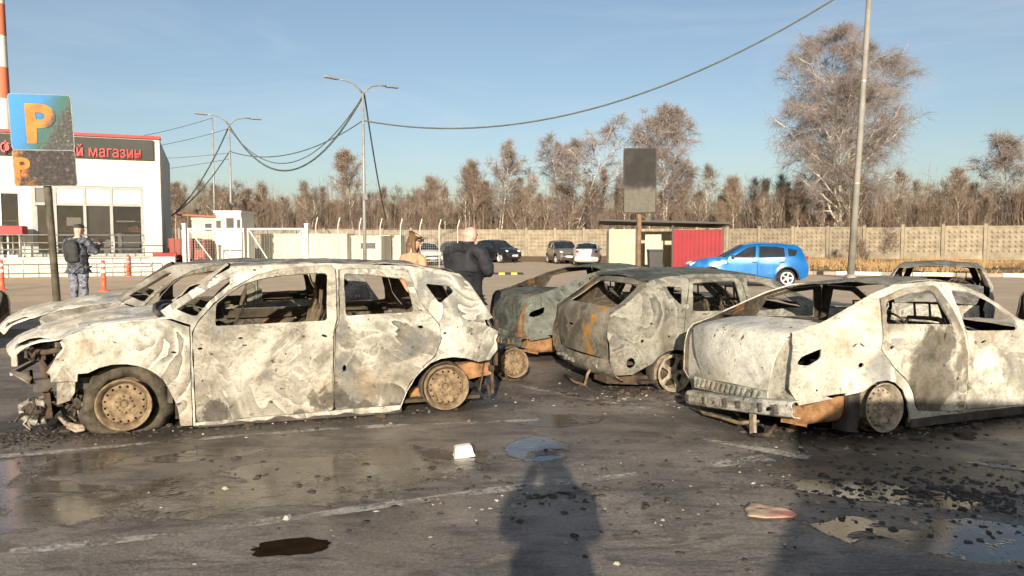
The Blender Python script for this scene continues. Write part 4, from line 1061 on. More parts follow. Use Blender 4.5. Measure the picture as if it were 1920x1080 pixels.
def saloon_tail(root, mats, rusty=True):
    bp = [(-1.0, .150), (-1.075, .165), (-1.095, .20), (-1.075, .225), (-1.095, .25), (-1.075, .29), (-1.0, .295)]
    cum = [0.0]
    for a, b in zip(bp, bp[1:]): cum.append(cum[-1] + math.hypot(b[0] - a[0], b[1] - a[1]))
    def bfm(y, t):
        return (float(np.interp(t, cum, [q_[0] for q_ in bp])) + .10 * ((y + .13) / .72) ** 2 * .6, y, float(np.interp(t, cum, [q_[1] for q_ in bp])) + (y + .13) * -.075)
    sheet('bumper_beam', root, [(-.83, 0), (.57, 0), (.57, cum[-1]), (-.83, cum[-1])], [slot(-.60, .14, .03, .025), slot(.1, .14, .02, .02)], bfm, (-1, 0, 0), [mats['beam'], M['inner_burnt']], .035, .008, .016, 41)
    for k in (0, 1, 3, 4, 6, 8): MB().box((-1.098, -.72 + k * .15 + random.uniform(-.03, .03), .235 + (-.72 + k * .15 + .13) * -.07), (.010, random.uniform(.015, .05), random.uniform(.05, .085)), rx=R(-4)).build('beam_rib', mats['rib'], root)
    MB().tube([(-1.02, .46, .10), (-1.05, .25, .075), (-1.07, .0, .085), (-1.05, -.25, .075), (-1.0, -.42, .12)], [.01, .018, .014, .02, .01], 6).build('bumper_strip', M['rim_burnt'], root)
    for k in range(13): MB().box((-1.005, .40 - k * .07, .335), (.02, .022, .075), rx=.5).build('vent_rib', mats['beam'], root)
    MB().box((-.99, -.02, .33), (.015, 1.0, .10)).build('vent_panel', mats['beam'], root)
    MB().lathe([(0, -.26), (.06, -.26), (.085, -.22), (.085, .20), (.06, .25), (0, .25)], 18, Matrix.Translation((-.62, -.62, .19)) @ Matrix.Rotation(R(90), 4, 'Y') @ Matrix.Scale(1.2, 4, (0, 1, 0))).box((-.58, -.70, .235), (.42, .02, .13), ry=R(-8)).box((-.83, -.64, .15), (.22, .09, .07), ry=.25, rz=.2).build('silencer', M['rust'], root)
    MB().box((-.33, -.68, .18), (.12, .16, .3), ry=.1).build('wheel_liner', M['soot'], root)
    MB().box((-1.03, -.38, .10), (.03, .05, .26)).build('towing_eye', M['rim_pale'], root)
    MB().tube([(-.95, -.55, .10), (-1.08, -.62, .05), (-1.12, -.5, .03)], .02, 6).build('exhaust_tip', M['rust_dark'], root)
    MB().box((1.0, -.76, .05), (1.45, .06, .07)).build('sill', M['soot'], root)
saloon_tail(carC, dict(beam=M['A_quarter'], rib=M['B_gate']))

# ------------------------------------------------------------------ wreck D: dark saloon behind the two hatchbacks
SD = dict(SC, wheels=[(2.48, .21, .205, 'steel', dict(r=.225, width=.17, flat=.21, spread=1.05, lump=.04), 0), (-.05, .215, .205, 'steel', dict(r=.222, width=.17, flat=.21, spread=1.05, lump=.04), 0)])
MD = dict(WM, body=M['D'], parts=dict(gutter=M['rust'], shelf=M['interior']))
carD, shD = build_car('burnt_saloon', 'dark grey-green burnt-out saloon half hidden between the pale and the grey wreck', 'car wreck', (.80, 10.82), 20, SD, MD, step=.09, near=-1, seed=22, group='burnt-out cars')
burnt_interior(carD, shD, WM, 1.85, .82, floor=.10, belt=.80, roof=1.2)
saloon_tail(carD, dict(beam=M['D'], rib=M['rust']))

# ------------------------------------------------------------------ wreck E: far right, only its bare cabin frame above the white saloon
ME = dict(WM, body=M['A_quarter'], parts=dict(tailgate=M['E'], bonnet=M['E'], roof=M['B']))
carE, shE = build_car('burnt_hatchback', 'burnt car shell at the far right with bare pale window frame', 'car wreck', (8.55, 14.9), -121, SB, ME, step=.11, near=-1, seed=26, group='burnt-out cars')
carE.scale = (1, 1, .96)
burnt_interior(carE, shE, WM, 1.95, .9, floor=.10, belt=.84, roof=1.2)
# wreck F: blackened car beyond the saloon's bonnet
MF = dict(WM, body=M['soot'], parts=dict(roof=M['E']))
carF, shF = build_car('burnt_hatchback', 'blackened car wreck cut off by the right picture edge', 'car wreck', (8.15, 10.2), 25, SB, MF, step=.12, near=-1, seed=29, group='burnt-out cars')

# loose wheel lying behind the pale hatchback
lw = empty('loose_wheel', (.02, 8.55, 0), R(20)); tag(lw, 'loose scorched wheel on the ground behind the pale hatchback', 'wheel')
wheel(lw, 0, 0, .20, -1, .17, 'steel', dict(r=.215, width=.17, flat=.2, spread=1.1, lump=.07), WM, tilt=R(-12), key='loose')

# wreck H: tail of another saloon at the left picture edge
MH = dict(WM, body=M['E'], parts=dict(gutter=M['rust_dark'], shelf=M['interior'], boot_lid=M['B_gate']))
carH, shH = build_car('burnt_saloon', 'brown burnt car whose tail just shows at the left picture edge below the sign', 'car wreck', (-8.6, 10.75), 160, SC, MH, step=.12, near=1, seed=37, group='burnt-out cars')
burnt_interior(carH, shH, WM, 1.85, .82, floor=.10, belt=.80, roof=1.2)
# ------------------------------------------------------------------ parked cars that did not burn
def paint(name, c, rough=.28, metal=.2):
    t = NT(name); v = t.coord()
    n = t.noise(v, 3, 3)
    t.set(t.ramp(n, [(.3, tuple(q * .9 for q in c)), (.7, tuple(min(1, q * 1.08) for q in c))]), None, metal)
    t.l.new(t.math('MULTIPLY_ADD', n, .16, rough - .08), t.b.inputs['Roughness'])
    t.b.inputs['Coat Weight'].default_value = .6; t.b.inputs['Coat Roughness'].default_value = .08
    return t.m
def glass_mat():
    t = NT('tinted_glass'); v = t.coord()
    n = t.noise(v, 2.5, 3)
    t.set(t.ramp(n, [(.3, (.012, .016, .02)), (.7, (.03, .036, .042))]), .06, 0, .6)
    t.b.inputs['Alpha'].default_value = .72
    return t.m
M['glass'] = glass_mat()
M['plastic'] = pm('black_plastic', (.022, .022, .024), .3, 6, .55)
M['alloy'] = pm('alloy_rim', (.62, .61, .58), .15, 8, .35, .4)
M['tyre'] = pm('rubber', (.022, .021, .02), .3, 10, .85)
M['lamp_red'] = pm('red_lamp', (.40, .015, .012), .2, 8, .2)
M['lamp_clear'] = pm('clear_lamp', (.62, .62, .60), .2, 8, .15)
M['plate'] = pm('number_plate', (.72, .72, .68), .1, 8, .4)
M['cabin'] = pm('cabin_trim', (.03, .03, .032), .3, 5, .8)
PW = dict(rim=M['alloy'], tyre=M['tyre'], disc=M['cabin'], interior=M['cabin'], spring=M['cabin'], inner=M['cabin'], trim=M['plastic'])
TY = dict(r=.325, width=.21, flat=.315, spread=1.0, lump=0.0)
SG = dict(w=.88, zb=.98, zt=1.54, tum=.20, xf=2.3, xr=0.15, crease=.80, ftap=.13, rtap=.16, arches=[(2.6, .32, .39), (0, .32, .39)],
    top=[(-.72, .9), (-.62, 1.1), (-.50, 1.36), (-.36, 1.47), (.3, 1.53), (1.0, 1.54), (1.45, 1.47), (1.95, 1.16), (2.15, 1.05), (2.7, .98), (3.15, .86), (3.35, .7)],
    side=[(-.50, .30), (-.74, .40), (-.74, .80), (-.62, 1.095), (-.50, 1.355), (-.36, 1.465), (.3, 1.525), (1.0, 1.535), (1.45, 1.465), (1.95, 1.155), (2.15, 1.045), (2.7, .975), (3.15, .855), (3.33, .70), (3.36, .40), (3.1, .28)] + arch_pts(2.6, .32, .385, -5, 185, 12) + [(2.1, .24), (.5, .24)] + arch_pts(0, .32, .385, -5, 185, 12),
    side_windows=[rounded([(-.36, 1.30), (-.02, 1.36), (-.04, 1.08), (-.28, 1.10)], .04)],
    doors=[dict(poly=[(1.02, .30), (1.04, .7), (1.02, 1.0), (.96, 1.48), (1.40, 1.43), (1.86, 1.14), (2.02, 1.04), (2.08, .8), (2.08, .5), (2.02, .30)], win=[(1.05, 1.44), (1.36, 1.385), (1.80, 1.10), (1.82, 1.03), (1.09, 1.03)]),
           dict(poly=[(.99, .30), (1.01, .7), (.99, 1.0), (.93, 1.48), (.30, 1.475), (.06, 1.42), (.03, 1.05), (.18, .86), (.36, .68), (.45, .5), (.48, .30)], win=[(.93, 1.44), (.34, 1.43), (.10, 1.38), (.08, 1.06), (.97, 1.03)])],
    strips=[dict(name='roof', prof=[-.44, 0, .5, 1.0, 1.47], hw='roof', crown=.03, out=(0, 0, 1), warp=0),
            dict(name='tailgate', prof=[(-.80, .62), (-.80, .92), (-.68, 1.12), (-.55, 1.36), (-.40, 1.495)], hw=[(0, .64), (.35, .68), (.5, .66), (1, .60)], crown=.01, kx=.12, out=(-1, 0, .3), glass=True, warp=0, holes=[rounded([(-.54, .54), (.54, .54), (.48, .88), (-.48, .88)], .05)]),
            dict(name='rear_bumper', mat='bumper', prof=[(-.70, .26), (-.86, .36), (-.88, .52), (-.80, .62)], hw=[(0, .72), (.5, .76), (1, .72)], crown=0, kx=.22, out=(-1, 0, 0), warp=0),
            dict(name='windscreen', mat='glass', prof=[(2.12, 1.055), (1.75, 1.33), (1.46, 1.50)], hw=[(0, .70), (1, .58)], crown=.03, kx=-.12, out=(.6, 0, .8), warp=0, thick=.006),
            dict(name='bonnet', prof=[(2.14, 1.06), (2.6, 1.03), (3.05, .92), (3.36, .76)], hw=[(0, .74), (.6, .73), (1, .60)], crown=.05, kx=-.05, out=(.2, 0, 1), warp=0),
            dict(name='front_bumper', mat='front', prof=[(3.36, .75), (3.46, .6), (3.46, .42), (3.3, .27)], hw=[(0, .64), (.5, .70), (1, .68)], crown=0, kx=-.22, out=(1, 0, 0), warp=0)],
    wheels=[(2.6, .315, .225, 'alloy', TY, 0), (0, .315, .225, 'alloy', TY, 0)], wheel_in=.06)
def parked(name, label, loc, th, spec, body, near=-1, parts=None, zscale=1.0, group='undamaged parked cars', lamps=True):
    m = dict(PW, body=body, parts=dict(dict(glass=M['glass'], bumper=body, front=body), **(parts or {})))
    root, sh = build_car(name, label, 'car', loc, th, spec, m, group=group, step=.14, far_step=.18, warp=0, near=near, glass=M['glass'])
    root.scale = (1, 1, zscale)
    lo = spec.get('lamps', dict(rear=(-.80, .60, 1.0), front=(3.30, .55, .80)))
    for sd in (1, -1):
        x, y, z = lo['rear']; MB().box((x + .10, sd * y, z), (.10, .20, .16), ry=-.2, rz=sd * -.35).build('tail_lamp', M['lamp_red'], root, bevel=.03)
        x, y, z = lo['front']; MB().box((x - .10, sd * y, z), (.20, .22, .10), ry=.4, rz=sd * -.5).build('headlight', M['lamp_clear'], root, bevel=.03)
        xm = spec.get('mirror', (1.86, 1.06)); MB().box((xm[0], sd * (spec['w'] + .05), xm[1]), (.10, .18, .13)).build('mirror', M['plastic'], root, bevel=.03)
    L0 = max(q[0] for q in spec['side']); B0 = min(q[0] for q in spec['side'])
    MB().box((L0 + .085, 0, .62), (.03, 1.0, .14)).box((L0 + .08, 0, .42), (.03, 1.1, .12)).build('grille', M['plastic'], root)
    MB().box((L0 + .115, 0, .50), (.01, .52, .11)).build('number_plate', M['plate'], root)
    MB().box((B0 - .15, 0, .54), (.01, .52, .11)).build('number_plate', M['plate'], root)
    MB().box((1.2, 0, .35), (2.2, 1.5, .08)).box((.35, 0, .75), (.16, 1.2, .7), ry=-.25).box((1.2, .38, .75), (.14, .46, .85), ry=-.25).box((1.2, -.38, .75), (.14, .46, .85), ry=-.25).box((1.9, 0, .9), (.3, 1.35, .2)).build('seats', M['cabin'], root)
    for (ax, az, ar) in spec['arches']:
        for sd in (1, -1): MB().tube([(x, sd * (sh.W(x, z) + .006), z) for x, z in arch_pts(ax, az, ar, -4, 184, 14)], .026, 5).build('arch_trim', M['plastic'], root)
    MB().box((1.3, spec['w'] - .06, .25), (1.75, .08, .10)).box((1.3, -spec['w'] + .06, .25), (1.75, .08, .10)).box((1.3, 0, .28), (3.6, 1.35, .08)).build('sill', M['plastic'], root)
    return root
M['blue'] = paint('bright_blue_paint', (.004, .125, .38), .3, .25)
M['black_paint'] = paint('black_paint', (.012, .012, .014))
M['grey_paint'] = paint('bronze_grey_paint', (.16, .14, .11))
M['white_paint'] = paint('white_car_paint', (.62, .60, .54), .35, 0)
parked('blue_hatchback', 'bright blue hatchback parked side-on in front of the concrete fence', (9.75, 27.0), 173, SG, M['blue'], near=1)
# saloon shape for the others
SS = dict(SG, zt=1.46, top=[(-.95, .85), (-.90, 1.0), (-.40, 1.06), (.15, 1.36), (.5, 1.44), (1.0, 1.46), (1.45, 1.40), (1.95, 1.12), (2.15, 1.02), (2.7, .96), (3.15, .84), (3.35, .7)],
    side=[(-.60, .30), (-.96, .40), (-.97, .80), (-.90, .995), (-.40, 1.055), (.15, 1.355), (.5, 1.435), (1.0, 1.455), (1.45, 1.395), (1.95, 1.115), (2.15, 1.015), (2.7, .955), (3.15, .835), (3.33, .70), (3.36, .40), (3.1, .28)] + arch_pts(2.6, .32, .385, -5, 185, 12) + [(2.1, .24), (.5, .24)] + arch_pts(0, .32, .385, -5, 185, 12),
    side_windows=[], zb=.95,
    doors=[dict(poly=[(1.02, .30), (1.04, .7), (1.02, .98), (.98, 1.40), (1.40, 1.36), (1.86, 1.10), (2.02, 1.0), (2.08, .8), (2.08, .5), (2.02, .30)], win=[(1.06, 1.365), (1.36, 1.32), (1.80, 1.05), (1.82, .99), (1.09, .98)]),
           dict(poly=[(.99, .30), (1.01, .7), (.99, .98), (.94, 1.40), (.50, 1.385), (.20, 1.30), (.02, 1.02), (.18, .86), (.36, .68), (.45, .5), (.48, .30)], win=[(.93, 1.36), (.52, 1.34), (.26, 1.26), (.12, 1.02), (.97, .98)])],
    strips=[dict(name='roof', prof=[.30, .6, 1.0, 1.43], hw='roof', crown=.03, out=(0, 0, 1), warp=0),
            dict(name='rear_window', mat='glass', prof=[(-.38, 1.09), (-.1, 1.24), (.30, 1.43)], hw=[(0, .66), (1, .58)], crown=.03, kx=.1, out=(-.6, 0, .8), warp=0, thick=.006),
            dict(name='boot_lid', prof=[(-1.0, .62), (-1.02, .85), (-.96, 1.02), (-.70, 1.07), (-.36, 1.095)], hw=[(0, .66), (.5, .70), (1, .68)], crown=.02, kx=.12, out=(-1, 0, .6), warp=0),
            dict(name='rear_bumper', mat='bumper', prof=[(-.90, .26), (-1.06, .36), (-1.08, .52), (-1.0, .62)], hw=[(0, .72), (.5, .76), (1, .72)], crown=0, kx=.22, out=(-1, 0, 0), warp=0)] + SG['strips'][3:],
    lamps=dict(rear=(-1.0, .60, .90), front=(3.30, .55, .80)))
parked('parked_crossover', 'black crossover parked by the fence behind the men', (-1.9, 58.5), -52, SG, M['black_paint'], near=-1, zscale=1.12)
parked('parked_crossover', 'bronze-grey car with its windscreen to the camera, parked beside the white saloon', (3.5, 56.3), -80, SG, M['grey_paint'], near=-1, zscale=1.08)
parked('parked_saloon', 'white saloon parked with its tail to the camera beside the bin shelter', (4.95, 49.5), 84, SS, M['white_paint'], near=-1, zscale=1.05)
parked('parked_saloon', 'dark blue saloon mostly hidden behind the bald man', (-4.9, 59.5), -60, SS, paint('dark_blue_paint', (.02, .035, .07)), near=-1, zscale=1.1)
parked('parked_crossover', 'white car partly hidden between the woman and the bald man', (-6.4, 52.5), -70, SG, M['white_paint'], near=-1)
# ------------------------------------------------------------------ shop on the left
M['wall_white'] = pm('cream_render', (.54, .51, .425), .08, .8, .8, bump=.1)
M['frame_grey'] = pm('grey_frame', (.26, .265, .245), .15, 3, .5)
M['band_grey'] = pm('grey_sign_band', (.045, .048, .043), .2, 2, .85)
M['sign_red'] = pm('red_letters', (.42, .008, .008), .15, 6, .4)
M['coping_red'] = pm('red_coping', (.33, .03, .028), .2, 3, .6)
M['panel_white'] = pm('white_panel', (.66, .635, .54), .08, 2, .5)
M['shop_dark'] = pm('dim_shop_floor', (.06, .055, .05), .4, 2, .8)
M['film'] = pm('dark_window_film', (.085, .08, .07), .3, 2, .5)
M['steel_pipe'] = pm('galvanised_pipe', (.40, .41, .38), .2, 6, .45, .5)
M['orange'] = pm('orange_plastic', (.80, .10, .045), .15, 6, .5)
M['white_plastic'] = pm('white_plastic', (.78, .75, .68), .1, 6, .5)
M['green_goods'] = pm('shelf_goods', (.22, .30, .18), .8, 6, .6, c2=(.6, .25, .15))

def text_mesh(name, s, size, depth=.02, bold=0.0, align='LEFT'):
    cu = bpy.data.curves.new(name, 'FONT'); cu.body = s; cu.size = size; cu.extrude = depth; cu.offset = bold; cu.align_x = align; cu.resolution_u = 4
    ob = bpy.data.objects.new(name, cu); col.objects.link(ob)
    bpy.context.view_layer.update()
    dg = bpy.context.evaluated_depsgraph_get()
    me = bpy.data.meshes.new_from_object(ob.evaluated_get(dg)); me.name = name
    bpy.data.objects.remove(ob); return me

shop = empty('shop', (-17.3, 37.0, 0), math.atan2(-.381, -.924)); tag(shop, 'single-storey cream shop with grey sign band and red lettering', 'shop')
def sb(name, u0, u1, y0, y1, z0, z1, m, parent=shop, bevel=0):
    return MB().box(((u0 + u1) / 2, (y0 + y1) / 2, (z0 + z1) / 2), (u1 - u0, y1 - y0, z1 - z0)).build(name, m, parent, bevel=bevel)
W_ = MB()
for (u0, u1, z0, z1) in ((0, .78, .9, 5.52), (.78, 5.45, 4.24, 5.52), (5.45, 5.9, .9, 5.52), (5.9, 9.6, 3.92, 5.52), (9.6, 22, .9, 5.52)):
    W_.box(((u0 + u1) / 2, -.15, (z0 + z1) / 2), (u1 - u0 - .002, .3, z1 - z0 - .002))
W_.box((.15, -6.3, 3.75), (.296, 12, 5.7)); W_.box((11, -12.2, 3.3), (22, .3, 6.6)); W_.box((11, -.16, 6.08), (22, .28, 1.12))
W_.build('wall', M['wall_white'], shop)
sb('roof', 0, 22, -12.2, -.3, 6.42, 6.60, M['frame_grey'])
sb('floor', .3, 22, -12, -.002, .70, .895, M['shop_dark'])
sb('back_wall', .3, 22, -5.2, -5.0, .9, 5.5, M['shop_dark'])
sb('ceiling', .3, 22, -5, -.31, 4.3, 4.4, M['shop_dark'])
sb('coping', -.06, 22, -.5, .10, 6.60, 6.74, M['coping_red'])
board = sb('sign_board', .28, 22, .003, .13, 5.56, 6.53, M['band_grey'])
tm = text_mesh('lettering', 'Фирменный магазин', .72, .03, .006)
wid = max(v.co.x for v in tm.vertices) - min(v.co.x for v in tm.vertices); x0 = min(v.co.x for v in tm.vertices)
k_ = 5.75 / wid
for v in tm.vertices: v.co = Vector((6.57 - (v.co.x - x0) * k_, .175 + v.co.z, 5.63 + v.co.y * 1.02))
tm.materials.append(M['sign_red']); o = bpy.data.objects.new('lettering', tm); o.parent = board; col.objects.link(o)
# glazed front: grey frame, white transom panels, panes
fr = MB()
for u in (.85, 2.185, 3.31, 4.53, 5.38): fr.box((u, -.08, 2.57), (.13, .14, 3.33))
for z in (.96, 3.37, 4.16): fr.box((3.115, -.08, z), (4.66, .12, .13))
fr.build('window_frame', M['frame_grey'], shop)
M['shop_glass'] = M['glass'].copy(); M['shop_glass'].node_tree.nodes['Principled BSDF'].inputs['Alpha'].default_value = .42
for i, (a, b) in enumerate(((.915, 2.12), (2.25, 3.245), (3.375, 4.465))):
    sb('transom_panel', a + .003, b - .003, -.10, -.06, 3.44, 4.09, M['panel_white'])
    sb('pane', a + .003, b - .003, -.10, -.09, 1.03, 3.30, M['shop_glass'])
door = sb('door', 4.60, 5.31, -.10, -.05, 1.0, 3.30, M['glass']); sb('transom_panel', 4.60, 5.31, -.1, -.06, 3.44, 4.09, M['film'])
MB().box((5.28, -.03, 2.15), (.06, .06, 2.2)).box((4.63, -.03, 2.15), (.06, .06, 2.2)).box((4.95, -.03, 1.05), (.6, .06, .08)).build('door_frame', M['frame_grey'], door)
sb('window_film', 2.26, 3.235, -.20, -.19, 1.75, 3.30, M['film'])
MB().prism([(2.55, 1.75), (2.95, 1.75), (2.85, 1.5), (2.72, 1.15), (2.62, 1.5)], shop.matrix_world.__class__.Translation((0, -.19, 0)) @ Matrix.Rotation(R(90), 4, 'X'), .01).build('window_film', M['film'], shop)
for i, (u, c_) in enumerate(((1.5, 'green_goods'), (2.8, 'panel_white'), (4.0, 'green_goods'), (6.6, 'green_goods'), (8.2, 'panel_white'))):
    s = MB()
    for z in (1.1, 1.6, 2.1, 2.6): s.box((u, -1.6, z), (.95, .4, .05))
    s.build('shelf', M['frame_grey'], shop)
    gd = MB()
    for z in (1.25, 1.75, 2.25): 
        for q in range(6): gd.box((u - .4 + q * .16, -1.5, z + random.uniform(-.02, .03)), (.12, .2, random.uniform(.16, .28)))
    gd.build('goods', M[c_], shop)
for (u0, u1, z1, m_) in ((1.0, 1.75, 1.9, 'frame_grey'), (1.8, 2.1, 2.0, 'panel_white'), (2.3, 2.6, 1.7, 'panel_white'), (3.5, 4.4, 1.55, 'panel_white'), (6.1, 7.4, 1.7, 'panel_white'), (7.7, 9.2, 1.5, 'frame_grey')):
    sb('counter', u0, u1, -.75, -.32, .9, z1, M[m_])
for (u0, u1, z0, z1, m_) in ((3.5, 4.1, 2.35, 2.75, 'panel_white'), (1.2, 2.0, 2.55, 2.62, 'panel_white'), (1.05, 1.5, 2.1, 2.3, 'green_goods')):
    sb('poster', u0, u1, -.16, -.15, z0, z1, M[m_])
fl = MB()
for u in (5.95, 6.72, 7.6, 8.6, 9.55): fl.box((u, -.08, 2.41), (.10, .14, 3.02))
for z in (.95, 2.28, 3.87): fl.box((7.75, -.08, z), (3.7, .12, .09))
fl.build('window_frame', M['panel_white'], shop)
for a, b in ((6.0, 6.67), (6.77, 7.55), (7.65, 8.55), (8.65, 9.5)): sb('pane', a, b, -.10, -.09, 1.0, 3.82, M['shop_glass'])
# platform with rail and ramp
sb('platform', -.62, 22, .003, 1.7, 0, .895, M['wall_white'], bevel=.02)
sb('platform_coping', -.66, .35, .01, 1.74, .90, 1.05, M['sign_red'])
rl = MB()
for z in (1.25, 1.55, 1.9): rl.tube([(.7, 1.6, z), (21, 1.6, z)], .03, 6)
for i in range(17): rl.tube([(.7 + i * 1.25, 1.6, .9), (.7 + i * 1.25, 1.6, 1.9)], .028, 6)
rl.build('railing', M['steel_pipe'], shop)
rr = MB()
for z in (.45, .85): rr.tube([(.4, 2.6, z), (9, 2.6, z + .0), ], .028, 6)
rr.tube([(.4, 2.6, .45), (.33, 2.6, .65), (.4, 2.6, .85)], .028, 6)
for i in range(8): rr.tube([(.8 + i * 1.15, 2.6, 0), (.8 + i * 1.15, 2.6, .85)], .025, 6)
rr.build('ramp_railing', M['steel_pipe'], shop)
# trolley rack by the shop window
rack = empty('trolley_rack', (-22.9, 33.2, .0), shop.rotation_euler.z); tag(rack, 'red and white trolley rack at the left edge before the shop window', 'rack')
rk = MB()
for i in range(5):
    rk.tube([(-.9 + i * .45, 0, 0), (-.9 + i * .45, 0, 2.0), (-.9 + i * .45, -.9, 2.0), (-.9 + i * .45, -.9, 0)], .035, 6)
rk.build('hoop', M['white_plastic'], rack); MB().box((0, -.45, 2.1), (2.1, 1.1, .42)).build('canopy', M['coping_red'], rack, bevel=.04)
tr = MB()
for i in range(3):
    tr.box((-.6 + i * .55, -.3, .75), (.42, .6, .5)); tr.tube([(-.6 + i * .55, .1, 1.05), (-.6 + i * .55, -.6, 1.05)], .03, 6)
tr.build('trolley_basket', M['steel_pipe'], rack)

# orange flexible bollards
bol = MB().lathe([(.16, 0), (.16, .03), (.075, .05), (.075, .40), (.095, .43), (.075, .46), (.065, .92), (.05, 1.0), (0, 1.01)], 14).mesh('bollard_post'); bol.materials.append(M['orange'])
rng_ = MB().lathe([(.079, .60), (.079, .70)], 14).lathe([(.074, .80), (.072, .88)], 14).mesh('reflective_band'); rng_.materials.append(M['white_plastic'])
for (x, y, lab) in ((-16.7, 24.4, 'orange bollard cut by the left picture edge, nearer row'), (-23.2, 34.9, 'orange bollard left of the parking sign pole, by the shop ramp'), (-13.2, 24.1, 'nearest orange bollard, just right of the uniformed person'), (-17.9, 34.8, 'orange bollard at the right end of the shop ramp railing'), (-20.2, 34.8, 'orange bollard peeking out beside the uniformed person')):
    b = empty('bollard', (x, y, 0), random.uniform(0, 6)); tag(b, lab, 'bollard', 'orange bollards before the shop')
    link('bollard_post', bol, (), b); link('reflective_band', rng_, (), b)

# striped factory chimney far behind the shop
def chimney_mat():
    t = NT('striped_chimney'); v = t.coord(); z = t.sep(v)[2]
    q = t.math('FRACT', t.math('DIVIDE', t.math('ADD', z, 1.2), 13.6))
    t.set(t.mix(t.step(q, .497, .503), (.74, .70, .62), (.60, .17, .09)), .8); return t.m
M['chimney'] = chimney_mat()
o = MB().lathe([(2.3, 0), (1.55, 40), (1.3, 64), (1.36, 64.3), (1.1, 64.3), (1.1, 60)], 28).build('factory_chimney', M['chimney'], loc=(-112.0, 166, 0)); tag(o, 'tall red and white banded chimney behind the shop at the left edge', 'chimney')

# ------------------------------------------------------------------ parking sign, scorched
def sign_field():
    t = NT('scorched_blue_sign'); v = t.coord(); s = t.sep(v)
    n = t.noise(v, 6, 6, .7, .8); f = t.noise(v, 34, 4, .7)
    d = t.math('ADD', t.math('MULTIPLY', s[0], 1.0), t.math('ADD', t.math('MULTIPLY', s[2], -.55), t.math('MULTIPLY', t.math('SUBTRACT', n, .5), .35)))
    c = t.ramp(d, [(.0, (.004, .20, .62)), (.34, (.004, .16, .40)), (.52, (.006, .085, .075)), (.66, (.03, .055, .035)), (.95, (.025, .022, .018))])
    t.l.new(t.math('MULTIPLY_ADD', d, .85, .46), c.node.inputs['Fac'])
    hole = t.step(t.math('SUBTRACT', d, t.math('MULTIPLY', f, .25)), -.02, .10)
    c = t.mix(t.math('MULTIPLY', hole, .9), c, t.ramp(f, [(.38, (.010, .009, .008)), (.60, (.035, .03, .025)), (.72, (.30, .27, .23))]))
    t.set(c, .55); t.bump(t.math('MULTIPLY', f, hole), .5, .01); return t.m
def sign_yellow(name):
    t = NT(name); v = t.coord(); s = t.sep(v)
    n = t.noise(v, 7, 5, .7, .5); f = t.noise(v, 30, 4, .7)
    c = t.ramp(n, [(.3, (.38, .09, .005)), (.55, (.50, .165, .010)), (.75, (.56, .27, .035))])
    d = t.math('ADD', s[0], t.math('ADD', t.math('MULTIPLY', s[2], -.5), t.math('MULTIPLY', t.math('SUBTRACT', n, .5), .3)))
    m = t.step(t.math('ADD', d, t.math('MULTIPLY', f, .16)), .09, .19)
    t.set(t.mix(m, c, t.ramp(f, [(.4, (.02, .017, .014)), (.68, (.10, .08, .06)), (.74, (.4, .33, .25))])), .6); return t.m
def sign_lower():
    t = NT('scorched_lower_plate'); v = t.coord(); s = t.sep(v)
    n = t.noise(v, 9, 6, .72, .8); f = t.noise(v, 30, 4, .7)
    d = t.math('ADD', t.math('MULTIPLY', s[0], 1.25), t.math('MULTIPLY', t.math('SUBTRACT', n, .5), 1.15))
    c = t.ramp(n, [(.3, (.38, .10, .01)), (.6, (.52, .22, .02)), (.75, (.46, .38, .24))])
    m = t.step(d, -.42, -.20)
    t.set(t.mix(m, c, t.ramp(f, [(.38, (.012, .010, .009)), (.60, (.045, .033, .029)), (.72, (.22, .195, .18))])), .7)
    t.bump(f, .5, .01); return t.m
M['pole_rusty'] = pm('scorched_pole', (.055, .046, .032), .5, 6, .8, bump=.2, c2=(.13, .11, .075))
M['sign_rim'] = pm('sign_rim_white', (.20, .205, .185), .5, 6, .5)
def rrect(w, h, r_, n=4):
    out = []
    for cx, cz, a in ((w / 2 - r_, h / 2 - r_, 0), (-w / 2 + r_, h / 2 - r_, 90), (-w / 2 + r_, -h / 2 + r_, 180), (w / 2 - r_, -h / 2 + r_, 270)):
        for k in range(n + 1): out.append((cx + r_ * math.cos(R(a + 90 * k / n)), cz + r_ * math.sin(R(a + 90 * k / n))))
    return out
def plate(name, w, h, zc, y, m, parent, r_=.04, depth=.02):
    MX = Matrix.Translation((0, y, zc)) @ Matrix.Rotation(R(90), 4, 'X')
    return MB().prism(rrect(w, h, r_), MX, depth).build(name, m, parent)
ps = empty('parking_sign', (-5.19, 8.55, 0), R(26)); ps.rotation_euler = (0, R(-2.2), R(26)); tag(ps, 'scorched blue parking sign with yellow letter P on a brown pole', 'sign')
MB().tube([(0, .05, 0), (0, .05, 2.2), (0, .05, 3.25)], .040, 10).build('pole', M['pole_rusty'], ps)
SW, SH_ = .61, .62
pl = plate('sign_plate', SW, SH_, 2.94, .0, M['sign_rim'], ps); f1 = plate('sign_face', SW - .02, SH_ - .012, 0, -.0205, sign_field(), ps, .03, .003); f1.location = (0, 0, 2.94)
pm_ = text_mesh('letter', 'P', .60, .004, .022)
zs = [v.co.y for v in pm_.vertices]; xs = [v.co.x for v in pm_.vertices]; kz = .44 / (max(zs) - min(zs)); kx = .29 / (max(xs) - min(xs))
for v in pm_.vertices: v.co = Vector(((v.co.x - min(xs)) * kx - .15, -.030 + v.co.z * -.4, (v.co.y - min(zs)) * kz - .24))
pm_.materials.append(sign_yellow('scorched_yellow')); o = bpy.data.objects.new('letter', pm_); o.parent = f1; col.objects.link(o)
p2_ = plate('lower_plate', SW, .40, 2.43, .0, M['sign_rim'], ps, .03); f2 = plate('lower_face', SW - .02, .39, 0, -.0205, sign_lower(), ps, .02, .003); f2.location = (0, 0, 2.43)
